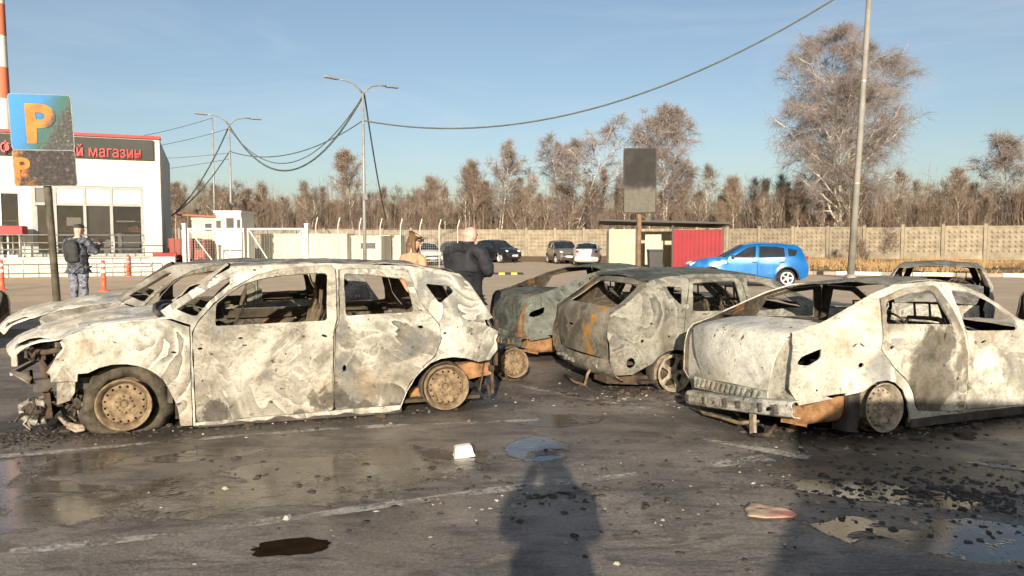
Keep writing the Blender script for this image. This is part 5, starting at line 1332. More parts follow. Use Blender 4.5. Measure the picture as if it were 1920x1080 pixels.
lm = text_mesh('letter', 'P', .3, .003, .01)
for v in lm.vertices: v.co = Vector((v.co.x - .30, -.030 + v.co.z * -.4, v.co.y - .10))
lm.materials.append(sign_yellow('scorched_yellow_small')); o = bpy.data.objects.new('letter', lm); o.parent = f2; col.objects.link(o)
MB().box((0, .03, 2.9), (.12, .05, .05)).box((0, .03, 2.5), (.12, .05, .05)).build('clamp', M['pole_rusty'], ps)

def board_face():
    t = NT('scorched_board'); v = t.coord(); s = t.sep(v); n = t.noise(v, 3.2, 6, .7, .6); f = t.noise(v, 16, 4, .7)
    d = t.math('ADD', s[2], t.math('MULTIPLY', t.math('SUBTRACT', n, .5), .55))
    t.set(t.mix(t.step(d, -.22, -.06), t.ramp(f, [(.3, (.085, .076, .062)), (.7, (.13, .118, .097))]), t.ramp(n, [(.3, (.008, .007, .006)), (.55, (.02, .017, .014)), (.75, (.06, .053, .043))])), .8); return t.m
nb = empty('notice_board', (2.72, 16.0, 0), R(-4)); tag(nb, 'scorched black and grey sign board on a rusty post before the bin shelter', 'sign')
MB().tube([(0, .05, 0), (0, .05, 3.0)], .05, 10).build('pole', pm('rusty_post', (.16, .085, .05), .4, 5, .85, c2=(.28, .17, .10)), nb)
pl = plate('board_plate', .70, 1.38, 2.89, .02, M['soot'], nb, .03, .05); f3 = plate('board_face', .655, 1.33, 0, -.031, board_face(), nb, .02, .004); f3.location = (0, 0, 2.89)

# ------------------------------------------------------------------ lamp posts, poles and cables
M['lamp_metal'] = pm('lamp_grey_metal', (.27, .275, .26), .25, 1.5, .6, .3)
M['pole_light'] = pm('pale_pole', (.21, .20, .175), .35, .8, .7, bump=.1)
M['pole_dark'] = pm('dark_pole', (.16, .12, .095), .35, .8, .85)
M['cable'] = pm('cable', (.075, .085, .075), .3, 2, .7)
def lamp_post(label, loc, yaw, h=9.5, arms=True):
    e = empty('lamp_post', loc, yaw); tag(e, label, 'lamp post', 'double-arm lamp posts')
    MB().tube([(0, 0, 0), (0, 0, h * .45), (0, 0, h)], [.11, .085, .055], 10).build('pole', M['lamp_metal'], e)
    for sd in (1, -1):
        a = MB().tube([(0, 0, h - .1), (sd * .25, 0, h + .16), (sd * .55, 0, h + .36), (sd * 1.0, 0, h + .46), (sd * 1.45, 0, h + .48)], .045, 7).build('arm', M['lamp_metal'], e)
        MB().box((sd * 1.8, 0, h + .48), (.75, .26, .10), ry=-sd * .03).build('lamp_head', M['lamp_metal'], a, bevel=.03)
    MB().box((0, -.1, h * .42), (.22, .14, .34)).build('junction_box', M['lamp_metal'], e)
    return e
lamp_post('double-arm lamp post above the woman, nearer of the two', (-7.88, 40, 0), R(40))
lamp_post('double-arm lamp post beside the shop, farther of the two', (-19.1, 51, 0), R(35), 9.55)
def pole(name, label, loc, h, r0, r1, m, tilt=(0, 0), cat='pole', extra=None):
    e = empty(name, loc); e.rotation_euler = (tilt[0], tilt[1], 0); tag(e, label, cat)
    MB().tube([(0, 0, -.1), (0, 0, h / 2), (0, 0, h)], [r0, (r0 + r1) / 2, r1], 12).build('shaft', m, e)
    MB().lathe([(r0 * 1.5, 0), (r0 * 1.5, .12), (r0 * 1.05, .18)], 12).build('base_collar', m, e)
    b = MB()
    for z in (h * .3, h * .62, h * .9): b.lathe([(r0 * .98, z), (r0 * .98, z + .06)], 12)
    b.build('strap', M['steel_pipe'], e)
    return e
pole('utility_pole', 'pale tapered pole at right, carrying the long cable out of the top', (14.75, 32.5, 0), 13.6, .155, .10, M['pole_light'], (0, R(2.2)))
pole('utility_pole', 'thin grey post behind the farther lamp post', (-24.4, 61.5, 0), 11.6, .09, .06, M['lamp_metal'])
pole('utility_pole', 'short white post just right of the shop corner', (-20.7, 45, 0), 4.9, .08, .06, M['pole_light'])
def cable(label, a, b, sag, r=.035, n=28):
    a, b = Vector(a), Vector(b)
    pts = [a.lerp(b, i / n) - Vector((0, 0, sag * 4 * (i / n) * (1 - i / n))) for i in range(n + 1)]
    o = MB().tube(pts, r, 5).build('cable', M['cable']); tag(o, label, 'cable', 'overhead cables'); return o
cable('long overhead cable from the pale pole down to the nearer lamp post', (15.35, 32.5, 12.95), (-7.88, 40, 8.0), 2.55, .042)
cable('upper cable sagging between the two lamp posts at mid height', (-7.88, 40, 8.0), (-19.1, 51, 7.7), 1.0, .032)
cable('thick deeply sagging cable bundle between the tops of the two lamp posts', (-7.80, 40, 9.4), (-19.1, 51, 9.4), 3.5, .055)
cable('cable dropping steeply to the right from the nearer lamp post', (-7.80, 40, 9.4), (-8.9, 53, 3.2), .5, .045)
cable('cable dropping to the left from the top of the farther lamp post', (-19.1, 51, 9.4), (-25.6, 56, 3.4), .8, .05)
cable('lower cable dropping to the left from the farther lamp post', (-19.1, 51, 7.7), (-25.6, 56, 3.4), .5, .04)
cable('topmost thin wire from the farther lamp arm to the shop', (-20.6, 52, 10.1), (-27.5, 46.5, 7.5), .3, .02)
cable('thin wire from the farther lamp post top to the shop', (-19.2, 51, 9.2), (-27.0, 47, 7.0), .3, .02)
cable('thin level wire from the farther lamp post to the shop', (-19.1, 51, 7.6), (-27.0, 48, 6.9), .2, .018)
cable('lowest thin wire from the farther lamp post to the shop', (-19.1, 51, 7.2), (-27.0, 48, 5.9), .2, .018)
cable('second sagging cable beside the thick bundle between the lamp posts', (-7.85, 40, 9.3), (-19.1, 51, 9.2), 2.9, .03)
cable('slack wire hanging from the shop corner', (-27.0, 49, 6.6), (-25.9, 56, 3.3), .4, .03)
# ------------------------------------------------------------------ bin shelter
M['corr'] = pm('pale_corrugated', (.42, .385, .28), .2, 1.5, .6, bump=.1)
M['red_sheet'] = pm('red_sheet', (.22, .007, .013), .2, 1.5, .55)
M['dark_steel'] = pm('dark_steel', (.05, .047, .042), .3, 3, .7)
M['bin'] = pm('black_bin', (.018, .018, .02), .3, 5, .5)
she = empty('bin_shelter', (8.5, 42, 0), R(-6)); tag(she, 'open bin shelter with flat dark roof and one red sheet wall', 'shelter')
def corr(L, h, axis, m, loc, name, parent, pitch=.16, amp=.02):
    n = int(L / (pitch / 2)); vs = []; fs = []
    for i in range(n + 1):
        a = i * L / n - L / 2; d = amp if i % 2 else -amp
        p = (a, d) if axis == 'x' else (d, a)
        vs += [(p[0], p[1], 0), (p[0], p[1], h)]
    fs = [(2 * i, 2 * i + 2, 2 * i + 3, 2 * i + 1) for i in range(n)]
    o = MB().add(vs, fs).build(name, m, parent, loc=loc); s_ = o.modifiers.new('thickness', 'SOLIDIFY'); s_.thickness = .01; return o
corr(1.55, 2.2, 'x', M['corr'], (-2.35, -.9, .08), 'side_sheet', she)
corr(2.65, 2.2, 'x', M['red_sheet'], (1.75, -1.0, .05), 'red_sheet', she, .22, .015)
corr(6.1, 2.1, 'x', M['corr'], (0, 2.0, .1), 'back_sheet', she)
corr(2.6, 2.1, 'y', M['corr'], (-3.1, .6, .1), 'end_sheet', she); corr(2.8, 2.1, 'y', M['red_sheet'], (3.1, .6, .1), 'end_sheet', she)
MB().box((-.55, .2, 1.15), (.9, .03, 1.7)).build('inner_board', M['corr'], she)
for x in (-3.1, -1.55, .4, 3.1): MB().box((x, -.95, 1.25), (.09, .09, 2.5)).build('post', M['dark_steel'], she)
ro = MB().box((-.1, .4, 2.62), (7.0, 3.7, .10), ry=R(1.6), rx=R(-2)).build('roof', M['dark_steel'], she)
bn = empty('wheeled_bin', (8.05, 42.1, 0), 0); tag(bn, 'black wheeled bin standing inside the open shelter', 'bin')
MB().box((0, 0, .6), (.75, .7, .95), taper=1.12).build('bin_body', M['bin'], bn, bevel=.04); MB().box((0, 0, 1.12), (.88, .82, .08), rx=.05).build('bin_lid', M['bin'], bn, bevel=.03)
for x in (-.3, .3): MB().lathe([(.1, -.03), (.1, .03), (0, .03)], 12, Matrix.Translation((x, .3, .1)) @ Matrix.Rotation(R(90), 4, 'Y')).build('bin_wheel', M['bin'], bn)

# yellow and black speed bump
sbm = empty('speed_bump', (-1.3, 36.4, 0), R(2)); tag(sbm, 'yellow and black striped speed bump right of the bald man', 'speed bump')
M['yellow'] = pm('bump_yellow', (.72, .50, .07), .2, 6, .7); M['bump_black'] = pm('bump_black', (.02, .02, .02), .3, 6, .8)
for i in range(12):
    MB().prism([(-.24, 0), (.24, 0), (.18, .09), (-.18, .09)], Matrix.Translation((-1.75 + i * .30, 0, 0)) @ Matrix.Rotation(R(90), 4, 'Z') @ Matrix.Rotation(R(90), 4, 'X'), .295).build('bump_segment', M['yellow' if i % 2 == 0 else 'bump_black'], sbm)

# ------------------------------------------------------------------ gate, wire fence, yard things behind it
M['gate_white'] = pm('white_gate_paint', (.58, .565, .50), .15, 3, .55)
M['container'] = pm('cream_container', (.52, .475, .345), .14, 1, .7, bump=.1)
M['wire'] = pm('galvanised_wire', (.50, .49, .44), .15, 3, .5, .4)
gt = empty('yard_gate', (-12.5, 35.2, 0), 0); tag(gt, 'white double-leaf wire gate with diagonal braces behind the pale hatchback', 'gate')
for x in (-2.9, 2.85): MB().box((x, 0, 1.2), (.16, .16, 2.4)).box((x, 0, 2.43), (.2, .2, .05)).build('gate_post', M['gate_white'], gt)
for sx, c_ in ((-1, -1.42), (1, 1.38)):
    l = MB()
    for z in (.25, 2.2): l.box((c_, 0, z), (2.66, .06, .07))
    for x in (c_ - 1.3, c_ + 1.3): l.box((x, 0, 1.225), (.06, .06, 1.88))
    l.tube([(c_ - sx * -1.25, 0, 2.15) if False else (c_ + sx * -1.25 * -1, 0, 2.15), (c_ - sx * 0.1, 0, .3)], .03, 5); l.tube([(c_ - sx * 1.25, 0, 2.15), (c_ - sx * .1, 0, .3)], .03, 5)
    lf = l.build('gate_leaf', M['gate_white'], gt)
    w = MB()
    for i in range(22):
        x = c_ - 1.25 + i * .12
        w.tube([(x, 0, .3), (x, 0, 2.15)], .004, 3, cap=False)
    for i in range(16): w.tube([(c_ - 1.27, 0, .32 + i * .12), (c_ + 1.27, 0, .32 + i * .12)], .004, 3, cap=False)
    tag(w.build('wire_mesh', M['wire'], lf), kind='stuff')
wf = empty('wire_fence', (-9.3, 35.5, 0), 0); tag(wf, 'tall wire-mesh fence with thin posts right of the white gate', 'fence')
for i in range(8):
    x = i * .92; y = i * .55
    MB().tube([(x, y, 0), (x, y, 2.35), (x + .12, y - .1, 2.75)], .026, 6).build('fence_post', M['gate_white'], wf)
w = MB()
L_ = 7 * math.hypot(.92, .55); ux, uy = 6.44 / L_, 3.85 / L_
for i in range(int(L_ / .11)): w.tube([(ux * i * .11, uy * i * .11, .1), (ux * i * .11, uy * i * .11, 2.25)], .004, 3, cap=False)
for i in range(19): w.tube([(0, 0, .12 + i * .118), (6.44, 3.85, .12 + i * .118)], .004, 3, cap=False)
tag(w.build('wire_mesh', M['wire'], wf), kind='stuff')
def container(label, loc, size, rz=0, m='container', win=()):
    e = empty('site_container', loc, rz); tag(e, label, 'container')
    L, D, H_ = size
    MB().box((0, D / 2, H_ / 2), (L, D, H_)).build('shell', M[m], e)
    r_ = MB(); n = int(L / .3)
    for i in range(n): r_.box((-L / 2 + (i + .5) * L / n, -.02, H_ / 2), (.13, .04, H_ - .25))
    r_.box((0, -.03, H_ - .06), (L + .02, .07, .12)); r_.box((0, -.03, .06), (L + .02, .07, .12)); r_.build('wall_ribs', M[m], e)
    for (x, z, a, b) in win:
        f = MB().box((x, -.05, z), (a + .14, .03, b + .14)).build('window_frame', M['gate_white'], e); MB().box((x, -.07, z), (a, .015, b)).build('pane', M['glass'], f)
    return e
container('cream container directly behind the white gate', (-12.1, 43.5, 0), (5.0, 2.4, 2.05))
container('low cream container right of the gate behind the wire fence', (-9.05, 44.5, 0), (2.9, 2.4, 1.95), win=((.5, 1.35, .9, .35),))
container('pale container just left of the woman', (-7.75, 47, 0), (1.5, 2.2, 2.0), win=((-.3, 1.55, .5, .25),))
cb = container('tall white site cabin with windows rising above the gate', (-14.75, 39, 0), (1.3, 2.0, 3.1), m='panel_white', win=((.1, 2.55, .4, .55), (.55, 2.5, .18, .5), (-.5, 2.5, .25, .4)))
MB().box((0, 1.0, 3.15), (1.45, 2.3, .1)).build('roof', M['panel_white'], cb)
hut = container('small cream hut with rust-red roof beside the white cabin', (-16.15, 39.3, 0), (1.3, 2.0, 2.85), m='container', win=((.25, 2.35, .35, .4),))
MB().box((-.3, 1.0, 2.95), (2.1, 2.4, .10), ry=R(3)).build('roof', pm('rust_red_roof', (.26, .09, .055), .25, 2, .8), hut)
# red truck
M['truck_red'] = pm('faded_red_paint', (.20, .035, .02), .3, 2, .6)
tk = empty('red_truck', (-16.75, 37.6, 0), R(4)); tk.scale = (.5, .7, .82); tag(tk, 'faded red truck half hidden behind the gate and shop corner', 'truck')
MB().prism([(-1.1, .9), (1.2, .9), (1.35, 2.15), (-1.1, 2.15)], Matrix.Translation((0, 0, 0)) @ Matrix.Rotation(R(90), 4, 'X'), -2.1).build('dump_body', M['truck_red'], tk)
MB().box((1.95, 1.05, 1.45), (1.1, 2.0, 1.3), taper=.93).build('cab', M['truck_red'], tk, bevel=.06); MB().box((1.95, .03, 1.75), (.7, .03, .5)).build('window', M['glass'], tk)
MB().box((.6, 1.0, .75), (3.8, .9, .2)).build('chassis', M['dark_steel'], tk)
for x in (-.6, .2, 2.1):
    for y in (.1, 2.0): MB().lathe([(.2, -.13), (.46, -.13), (.48, -.05), (.48, .05), (.46, .13), (.2, .13)], 20, Matrix.Translation((x, y, .48)) @ Matrix.Rotation(R(90), 4, 'X'), closed=True).build('wheel', M['tyre'], tk)
for i in range(5): MB().box((-1.0 + i * .55, -.03, 1.5), (.07, .06, 1.2)).build('side_rib', M['truck_red'], tk)

# ------------------------------------------------------------------ things on the ground
tub = empty('white_tub', (-.36, 5.5, 0), R(12)); tag(tub, 'small white plastic tub standing upside down in a puddle', 'tub')
MB().add(*(lambda a: a)(([(x, y, z) for z, s in ((0, .078), (.012, .078), (.014, .072), (.078, .060)) for x, y in ((-s, -s * .7), (s, -s * .7), (s, s * .7), (-s, s * .7))], [(4 * k + i, 4 * k + (i + 1) % 4, 4 * k + 4 + (i + 1) % 4, 4 * k + 4 + i) for k in range(3) for i in range(4)] + [(12, 13, 14, 15)]))).build('tub_body', M['panel_white'], tub, bevel=.006).rotation_euler = (0, R(-5), 0)
MB().box((0, 0, .0805), (.10, .065, .004)).build('tub_base', M['white_plastic'], tub).rotation_euler = (0, R(-5), 0)
def cloth_mat():
    t = NT('pinkish_rag'); v = t.coord(); s = t.sep(v); n = t.noise(v, 9, 4, .6)
    t.set(t.ramp(t.math('ADD', t.math('MULTIPLY', s[0], 1.6), n), [(.35, (.36, .28, .19)), (.6, (.38, .215, .155)), (.85, (.33, .11, .09))]), .9); t.bump(n, .6, .02); return t.m
n = 14; vs = []; fs = []
for i in range(n + 1):
    for j in range(n + 1):
        a, b = i / n - .5, j / n - .5
        sx, sy = .30 * (1 - .35 * abs(b)), .24 * (1 - .9 * max(0, a + .1))
        vs.append((a * sx, b * sy, .006 + .014 * (noise.noise(Vector((a * 5, b * 5, 1))) + .5 * noise.noise(Vector((a * 14, b * 14, 3))) + .6) * (1 - (2 * max(abs(a), abs(b))) ** 4)))
fs = [(i * (n + 1) + j, (i + 1) * (n + 1) + j, (i + 1) * (n + 1) + j + 1, i * (n + 1) + j + 1) for i in range(n) for j in range(n)]
o = MB().add(vs, fs, True).build('rag', cloth_mat(), loc=(1.53, 4.33, 0), rz=R(-20)); tag(o, 'flat crumpled pinkish rag lying on the asphalt', 'rag')
s_ = o.modifiers.new('thickness', 'SOLIDIFY'); s_.thickness = .004
def water_mat():
    t = NT('brown_puddle'); v = t.coord(); n = t.noise(v, 12, 3)
    t.set(t.ramp(n, [(.3, (.016, .010, .006)), (.7, (.035, .022, .012))]), .04, 0, .5); return t.m
pts = []
for k in range(44):
    a = 2 * math.pi * k / 44; r_ = 1 + .30 * noise.noise(Vector((math.cos(a) * 2.2, math.sin(a) * 2.2, 5))) + .12 * noise.noise(Vector((math.cos(a) * 7, math.sin(a) * 7, 2)))
    pts.append((.20 * r_ * math.cos(a), .115 * r_ * math.sin(a), .004))
o = MB().add(pts, [tuple(range(44))]).build('puddle', water_mat(), loc=(-1.15, 3.82, 0), rz=R(8)); tag(o, kind='structure')

def scatter(name, mat, label, n, seed, zones, smin, smax, flat=.5):
    rg = np.random.default_rng(seed); V = []; F = []; k = 0
    base = np.array([(-1, -1, 0), (1, -1, 0), (1, 1, 0), (-1, 1, 0), (-.7, -.8, 1), (.8, -.6, 1), (.6, .8, 1), (-.8, .6, 1)], float)
    quads = np.array([(4, 5, 6, 7), (0, 1, 5, 4), (1, 2, 6, 5), (2, 3, 7, 6), (3, 0, 4, 7)])
    tot = sum(z[0] for z in zones)
    for wz, cx, cy, rx, ry, rot in zones:
        m = int(n * wz / tot)
        for _ in range(m):
            a = rg.uniform(0, 2 * math.pi); q = abs(rg.normal(0, .55)) if rx < 5 else math.sqrt(rg.random())
            lx, ly = q * rx * math.cos(a), q * ry * math.sin(a)
            x = cx + lx * math.cos(rot) - ly * math.sin(rot); y = cy + lx * math.sin(rot) + ly * math.cos(rot)
            s = smin + (smax - smin) * rg.random() ** 3
            b = base * np.array([s * rg.uniform(.6, 1.5), s * rg.uniform(.5, 1.1), s * rg.uniform(.3, 1.0) * flat * 2]) * rg.uniform(.7, 1.2, (8, 3))
            c_, s__ = math.cos(a * 3), math.sin(a * 3)
            b = np.stack([b[:, 0] * c_ - b[:, 1] * s__ + x, b[:, 0] * s__ + b[:, 1] * c_ + y, b[:, 2] + .001], 1)
            V.append(b); F.append(quads + k); k += 8
    F = np.concatenate(F)
    me = np_mesh(name, np.concatenate(V), F.ravel(), np.full(len(F), 4))
    tag(link(name, me, mat), label, 'debris', kind='stuff')
h20 = R(20)
zones = [(5, -2.1, 6.95, 3.0, .75, R(19)), (4, 3.6, 6.6, 2.8, .8, h20), (3, 1.9, 8.2, 2.2, .9, h20), (1.5, -3.9, 6.0, .7, .5, 0), (4, 2.9, 4.6, 1.9, 1.1, R(-15)), (1.4, .2, 4.6, 3.6, 1.2, 0)]
scatter('charred_debris', M['soot'], 'black charred crumbs and flakes strewn round the wrecks', 7500, 5, zones, .003, .024, .3)
scatter('pale_rubble', M['ash'], 'small pale chips and ash lumps strewn over the asphalt', 900, 6, [(4, -2.1, 6.6, 3.2, .6, R(19)), (3, 3.2, 6.1, 2.6, .7, h20), (3, 1.2, 7.6, 1.6, .9, h20), (2.0, .0, 4.4, 3.6, 1.1, 0), (2, 2.4, 4.5, 1.4, .7, R(-15))], .002, .016, .3)
scatter('rusty_scraps', M['rust_dark'], 'rusty metal scraps lying under and beside the wrecks', 420, 7, [(4, -2.1, 6.8, 2.8, .5, R(19)), (3, 3.5, 6.3, 2.4, .5, h20), (3, 1.6, 7.9, 1.5, .7, h20)], .01, .06, .3)
for (x, y, s, lab) in ((-1.86, 4.75, .022, 'white stone chip on the wet asphalt left of the paint line'), (.52, 3.62, .018, 'white stone chip at the lower picture edge right of the centre shadow'), (-1.30, 4.23, .03, 'pale lump at the left end of the worn paint line')):
    o = MB().add([(-s, -s * .6, 0), (s * .9, -s * .7, 0), (s, s * .6, 0), (-s * .8, s * .7, 0), (-s * .6, -s * .3, s * .7), (s * .6, -s * .4, s * .8), (s * .5, s * .4, s * .6), (-s * .5, s * .3, s * .9)], [(4, 5, 6, 7), (0, 1, 5, 4), (1, 2, 6, 5), (2, 3, 7, 6), (3, 0, 4, 7)]).build('stone', M['ash'], loc=(x, y, 0), rz=random.uniform(0, 3), bevel=.004); tag(o, lab, 'stone')
# burnt strips lying on the asphalt
def scrap(label, pts, r_, m):
    o = MB().tube(pts, r_, 5).build('metal_scrap', m); tag(o, label, 'scrap')
scrap('charred bent strip on the ground behind the grey hatchback', [(.5, 7.6, .008), (.75, 7.42, .02), (1.0, 7.38, .008)], .009, M['soot'])
# ------------------------------------------------------------------ people
FOLD = bpy.data.textures.new('folds', 'CLOUDS'); FOLD.noise_scale = .11; FOLD.noise_depth = 2
def skin_obj(name, V, E, mat, parent, sub=2, root=0, smooth=True, folds=0.0):
    """V: list of (x, y, z, rx[, ry]) joints, E: edges -> one continuous limbed surface"""
    me = bpy.data.meshes.new(name); me.from_pydata([v[:3] for v in V], E, [])
    o = link(name, me, mat, parent)
    m = o.modifiers.new('skin', 'SKIN'); m.use_smooth_shade = True; m.branch_smoothing = .6
    for i, v in enumerate(V):
        s = me.skin_vertices[0].data[i]; s.radius = (v[3], v[4] if len(v) > 4 else v[3]); s.use_root = i == root
    u = o.modifiers.new('subsurf', 'SUBSURF'); u.levels = sub; u.render_levels = sub
    if folds:
        d_ = o.modifiers.new('folds', 'DISPLACE'); d_.texture = FOLD; d_.strength = folds; d_.mid_level = .5; d_.texture_coords = 'LOCAL'
    return o
M['skin'] = pm('skin', (.62, .34, .25), .12, 8, .55, c2=(.70, .42, .32))
M['skin_flushed'] = pm('flushed_skin', (.66, .30, .23), .15, 9, .5, c2=(.72, .42, .33))
M['navy'] = pm('dark_navy_jacket', (.008, .008, .011), .4, 4, .8, bump=.9, c2=(.024, .024, .03))
M['navy2'] = pm('black_navy_trousers', (.018, .018, .022), .3, 5, .85)
M['peach'] = pm('peach_coat', (.66, .30, .17), .15, 5, .85, bump=.2)
M['hair_brown'] = pm('brown_hair', (.075, .038, .018), .5, 14, .6, c2=(.20, .115, .055))
M['shoe'] = pm('black_boots', (.015, .014, .013), .3, 8, .6)
def camo(k=1.0):
    t = NT('grey_blue_camouflage'); v = t.coord()
    n = t.noise(v, 9, 3, .6, 1.0); n2 = t.noise(t.coord(loc=(4, 2, 7)), 13, 2, .5, .8)
    c = t.ramp(n, [(.0, (.05, .055, .075)), (.42, (.05, .055, .075)), (.43, (.22, .235, .29)), (.56, (.34, .355, .42)), (.57, (.12, .13, .17))], 'CONSTANT')
    c = t.mix(t.step(n2, .60, .62), c, (.46, .47, .52)); t.set(t.mix(1.0, c, (k, k, k), 'MULTIPLY'), .9); t.bump(t.noise(v, 30, 3), .3, .01); return t.m
M['camo'] = camo(.75); M['camo_dark'] = camo(.35)
M['vest'] = pm('black_vest', (.018, .019, .021), .4, 9, .8, bump=.4, c2=(.05, .05, .052))

def hand(name, wrist, direction, mat, parent, r=.013):
    d = Vector(direction).normalized(); a = d.cross(Vector((0, 0, 1)));
    if a.length < .1: a = d.cross(Vector((1, 0, 0)))
    a.normalize(); b = d.cross(a); w = Vector(wrist)
    V = [(*w, .026), (*(w + d * .05), .036, .022)]; E = [(0, 1)]
    for k, (s, L) in enumerate(((-.034, .062), (-.012, .074), (.011, .070), (.032, .054))):
        p0 = w + d * .085 + a * s; p1 = p0 + d * L * .6 + b * .012; p2 = p1 + d * L * .35 + b * .035
        i = len(V); V += [(*p0, .011), (*p1, .0095), (*p2, .008)]; E += [(1, i), (i, i + 1), (i + 1, i + 2)]
    i = len(V); p0 = w + d * .035 + a * -.045 + b * .01; p1 = p0 + d * .04 + a * -.012 + b * .02
    V += [(*p0, .012), (*p1, .010)]; E += [(1, i), (i, i + 1)]
    return skin_obj(name, V, E, mat, parent, 1)

def person(label, loc, rz, h, arms, head, mats, bulk=1.0, coat=.0, lean=0.0, stance=.10, group=None, hands=True, drop=0.0, hs=1.08):
    """facing local +Y. arms: {side: (elbow, wrist)} in local metres for a 1.80 m figure; head: (turn, nod)"""
    e = empty('person', loc, rz); e.scale = (h / 1.8,) * 3; tag(e, label, 'person', group)
    k = bulk; ly = lean
    hx = .05 * math.sin(head[1] * 0); hy = .045 + .06 * math.sin(head[1])
    S = {1: Vector((.185 * k, ly * .5, 1.455)), -1: Vector((-.185 * k, ly * .5, 1.455))}
    # bare body: one continuous surface
    V = [(0, 0, .98, .13 * k, .10 * k), (0, ly * .3, 1.14, .125 * k, .095 * k), (0, ly * .45, 1.32, .15 * k, .105 * k), (0, ly * .6, 1.46, .10, .075), (0, ly * .7 + .01, 1.535, .052), (0, ly + .015 + hy * .3, 1.60 - drop, .062 * hs, .070 * hs), (0, ly + .02 + hy * .5, 1.665 - drop, .080 * hs, .094 * hs), (0, ly + .015 + hy * .4, 1.735 - drop, .070 * hs, .082 * hs), (0, ly + .01 + hy * .3, 1.765 - drop, .03, .035)]
    E = [(i, i + 1) for i in range(8)]
    for sd in (1, -1):
        el, wr = (Vector(q) for q in arms[sd]); i = len(V)
        V += [(*S[sd], .055), (*el, .040), (*wr, .027)]; E += [(3, i), (i, i + 1), (i + 1, i + 2)]
        i = len(V)
        V += [(sd * stance, 0, .90, .082), (sd * (stance + .01), .015, .50, .052), (sd * (stance + .015), -.01, .09, .036), (sd * (stance + .03), .10, .045, .034)]
        E += [(0, i), (i, i + 1), (i + 1, i + 2), (i + 2, i + 3)]
    skin_obj('body', V, E, mats['skin'], e, 2)
    # face
    hc = Vector((0, ly + .02 + hy * .5, 1.665 - drop)); q = Matrix.Rotation(head[0], 3, 'Z')
    def at(x, y, z): return hc + q @ Vector((x, y, z))
    f = MB(); f.lathe([(0, .030), (.010, .022), (.014, .0), (.010, -.02), (0, -.026)], 8, Matrix.Translation(at(0, .098, -.012))); f.build('nose', mats['skin'], e)
    for sd in (1, -1):
        MB().lathe([(0, .034), (.012, .024), (.016, .0), (.010, -.026), (0, -.034)], 8, Matrix.Translation(at(sd * .082, -.005, -.01))).build('ear', mats['skin'], e)
        MB().lathe([(0, .009), (.008, .005), (.010, 0), (.008, -.005), (0, -.009)], 8, Matrix.Translation(at(sd * .032, .086, .012))).build('eye', M['shoe'], e)
    MB().box(at(0, .088, -.052), (.05, .02, .010), rz=head[0]).build('mouth', M['skin_flushed'], e)
    # jacket
    hem = .86 - coat
    V = [(0, 0, hem, .175 * k, .135 * k), (0, 0, .99, .178 * k, .138 * k), (0, ly * .3, 1.14, .172 * k, .135 * k), (0, ly * .45, 1.32, .19 * k, .14 * k), (0, ly * .6, 1.455, .13 * k, .10), (0, ly * .68, 1.515, .078, .078)]
    E = [(i, i + 1) for i in range(5)]
    for sd in (1, -1):
        el, wr = (Vector(q_) for q_ in arms[sd]); i = len(V)
        V += [(*(S[sd] + Vector((sd * .012, 0, -.01))), .085 * k ** .5), (*(S[sd].lerp(el, .5)), .074 * k ** .5), (*el, .064 * k ** .5), (*(el.lerp(wr, .92)), .048)]
        E += [(4, i), (i, i + 1), (i + 1, i + 2), (i + 2, i + 3)]
    skin_obj('jacket', V, E, mats['jacket'], e, 3, root=1, folds=.05)
    # trousers and shoes
    V = [(0, 0, .98, .15 * k, .115 * k)]; E = []
    for sd in (1, -1):
        i = len(V)
        V += [(sd * stance, 0, .86, .105 * k ** .6), (sd * (stance + .01), .015, .50, .078), (sd * (stance + .015), -.005, .12, .066)]
        E += [(0, i), (i, i + 1), (i + 1, i + 2)]
    skin_obj('trousers', V, E, mats['trousers'], e, 3, folds=.03)
    for sd in (1, -1):
        skin_obj('shoe', [(sd * (stance + .015), -.05, .05, .045, .042), (sd * (stance + .018), .04, .045, .047, .04), (sd * (stance + .03), .16, .035, .042, .03)], [(0, 1), (1, 2)], M['shoe'], e, 1, 1)
    if hands:
        for sd in (1, -1):
            el, wr = (Vector(q_) for q_ in arms[sd]); hand('hand', wr, wr - el, mats['skin'], e)
    return e, at

# uniformed person at the left, back to the camera, holding a phone in front
pol, at = person('person in grey-blue camouflage with black pack, standing beside the parking sign', (-8.95, 15.4, .12), R(-10), 1.86,
    {1: ((.33, .10, 1.20), (.20, .34, 1.36)), -1: ((-.34, .06, 1.20), (-.14, .33, 1.30))}, (R(-30), .25), dict(skin=M['skin'], jacket=M['camo_dark'], trousers=M['camo']), bulk=1.12)
skin_obj('pack', [(0, -.13, 1.02, .16, .06), (0, -.19, 1.2, .17, .10), (0, -.18, 1.38, .15, .09), (0, -.12, 1.47, .10, .05)], [(0, 1), (1, 2), (2, 3)], M['vest'], pol, 2, 1)
MB().lathe([(.19, .96), (.195, 1.0), (.19, 1.05)], 20, Matrix.Scale(.8, 4, (0, 1, 0))).build('belt', M['vest'], pol)
MB().box((.20, .40, 1.42), (.075, .012, .15), rx=.2).build('phone', M['plastic'], pol)
c0 = at(0, 0, .055)
MB().lathe([(0, .065), (.06, .06), (.092, .035), (.097, .0), (.090, -.012)], 18, Matrix.Translation(c0) @ Matrix.Scale(1.18, 4, (0, 1, 0))).build('cap', M['vest'], pol)
MB().box(at(0, .12, .045), (.14, .10, .012), rz=R(-30)).build('cap_peak', M['vest'], pol, bevel=.004)

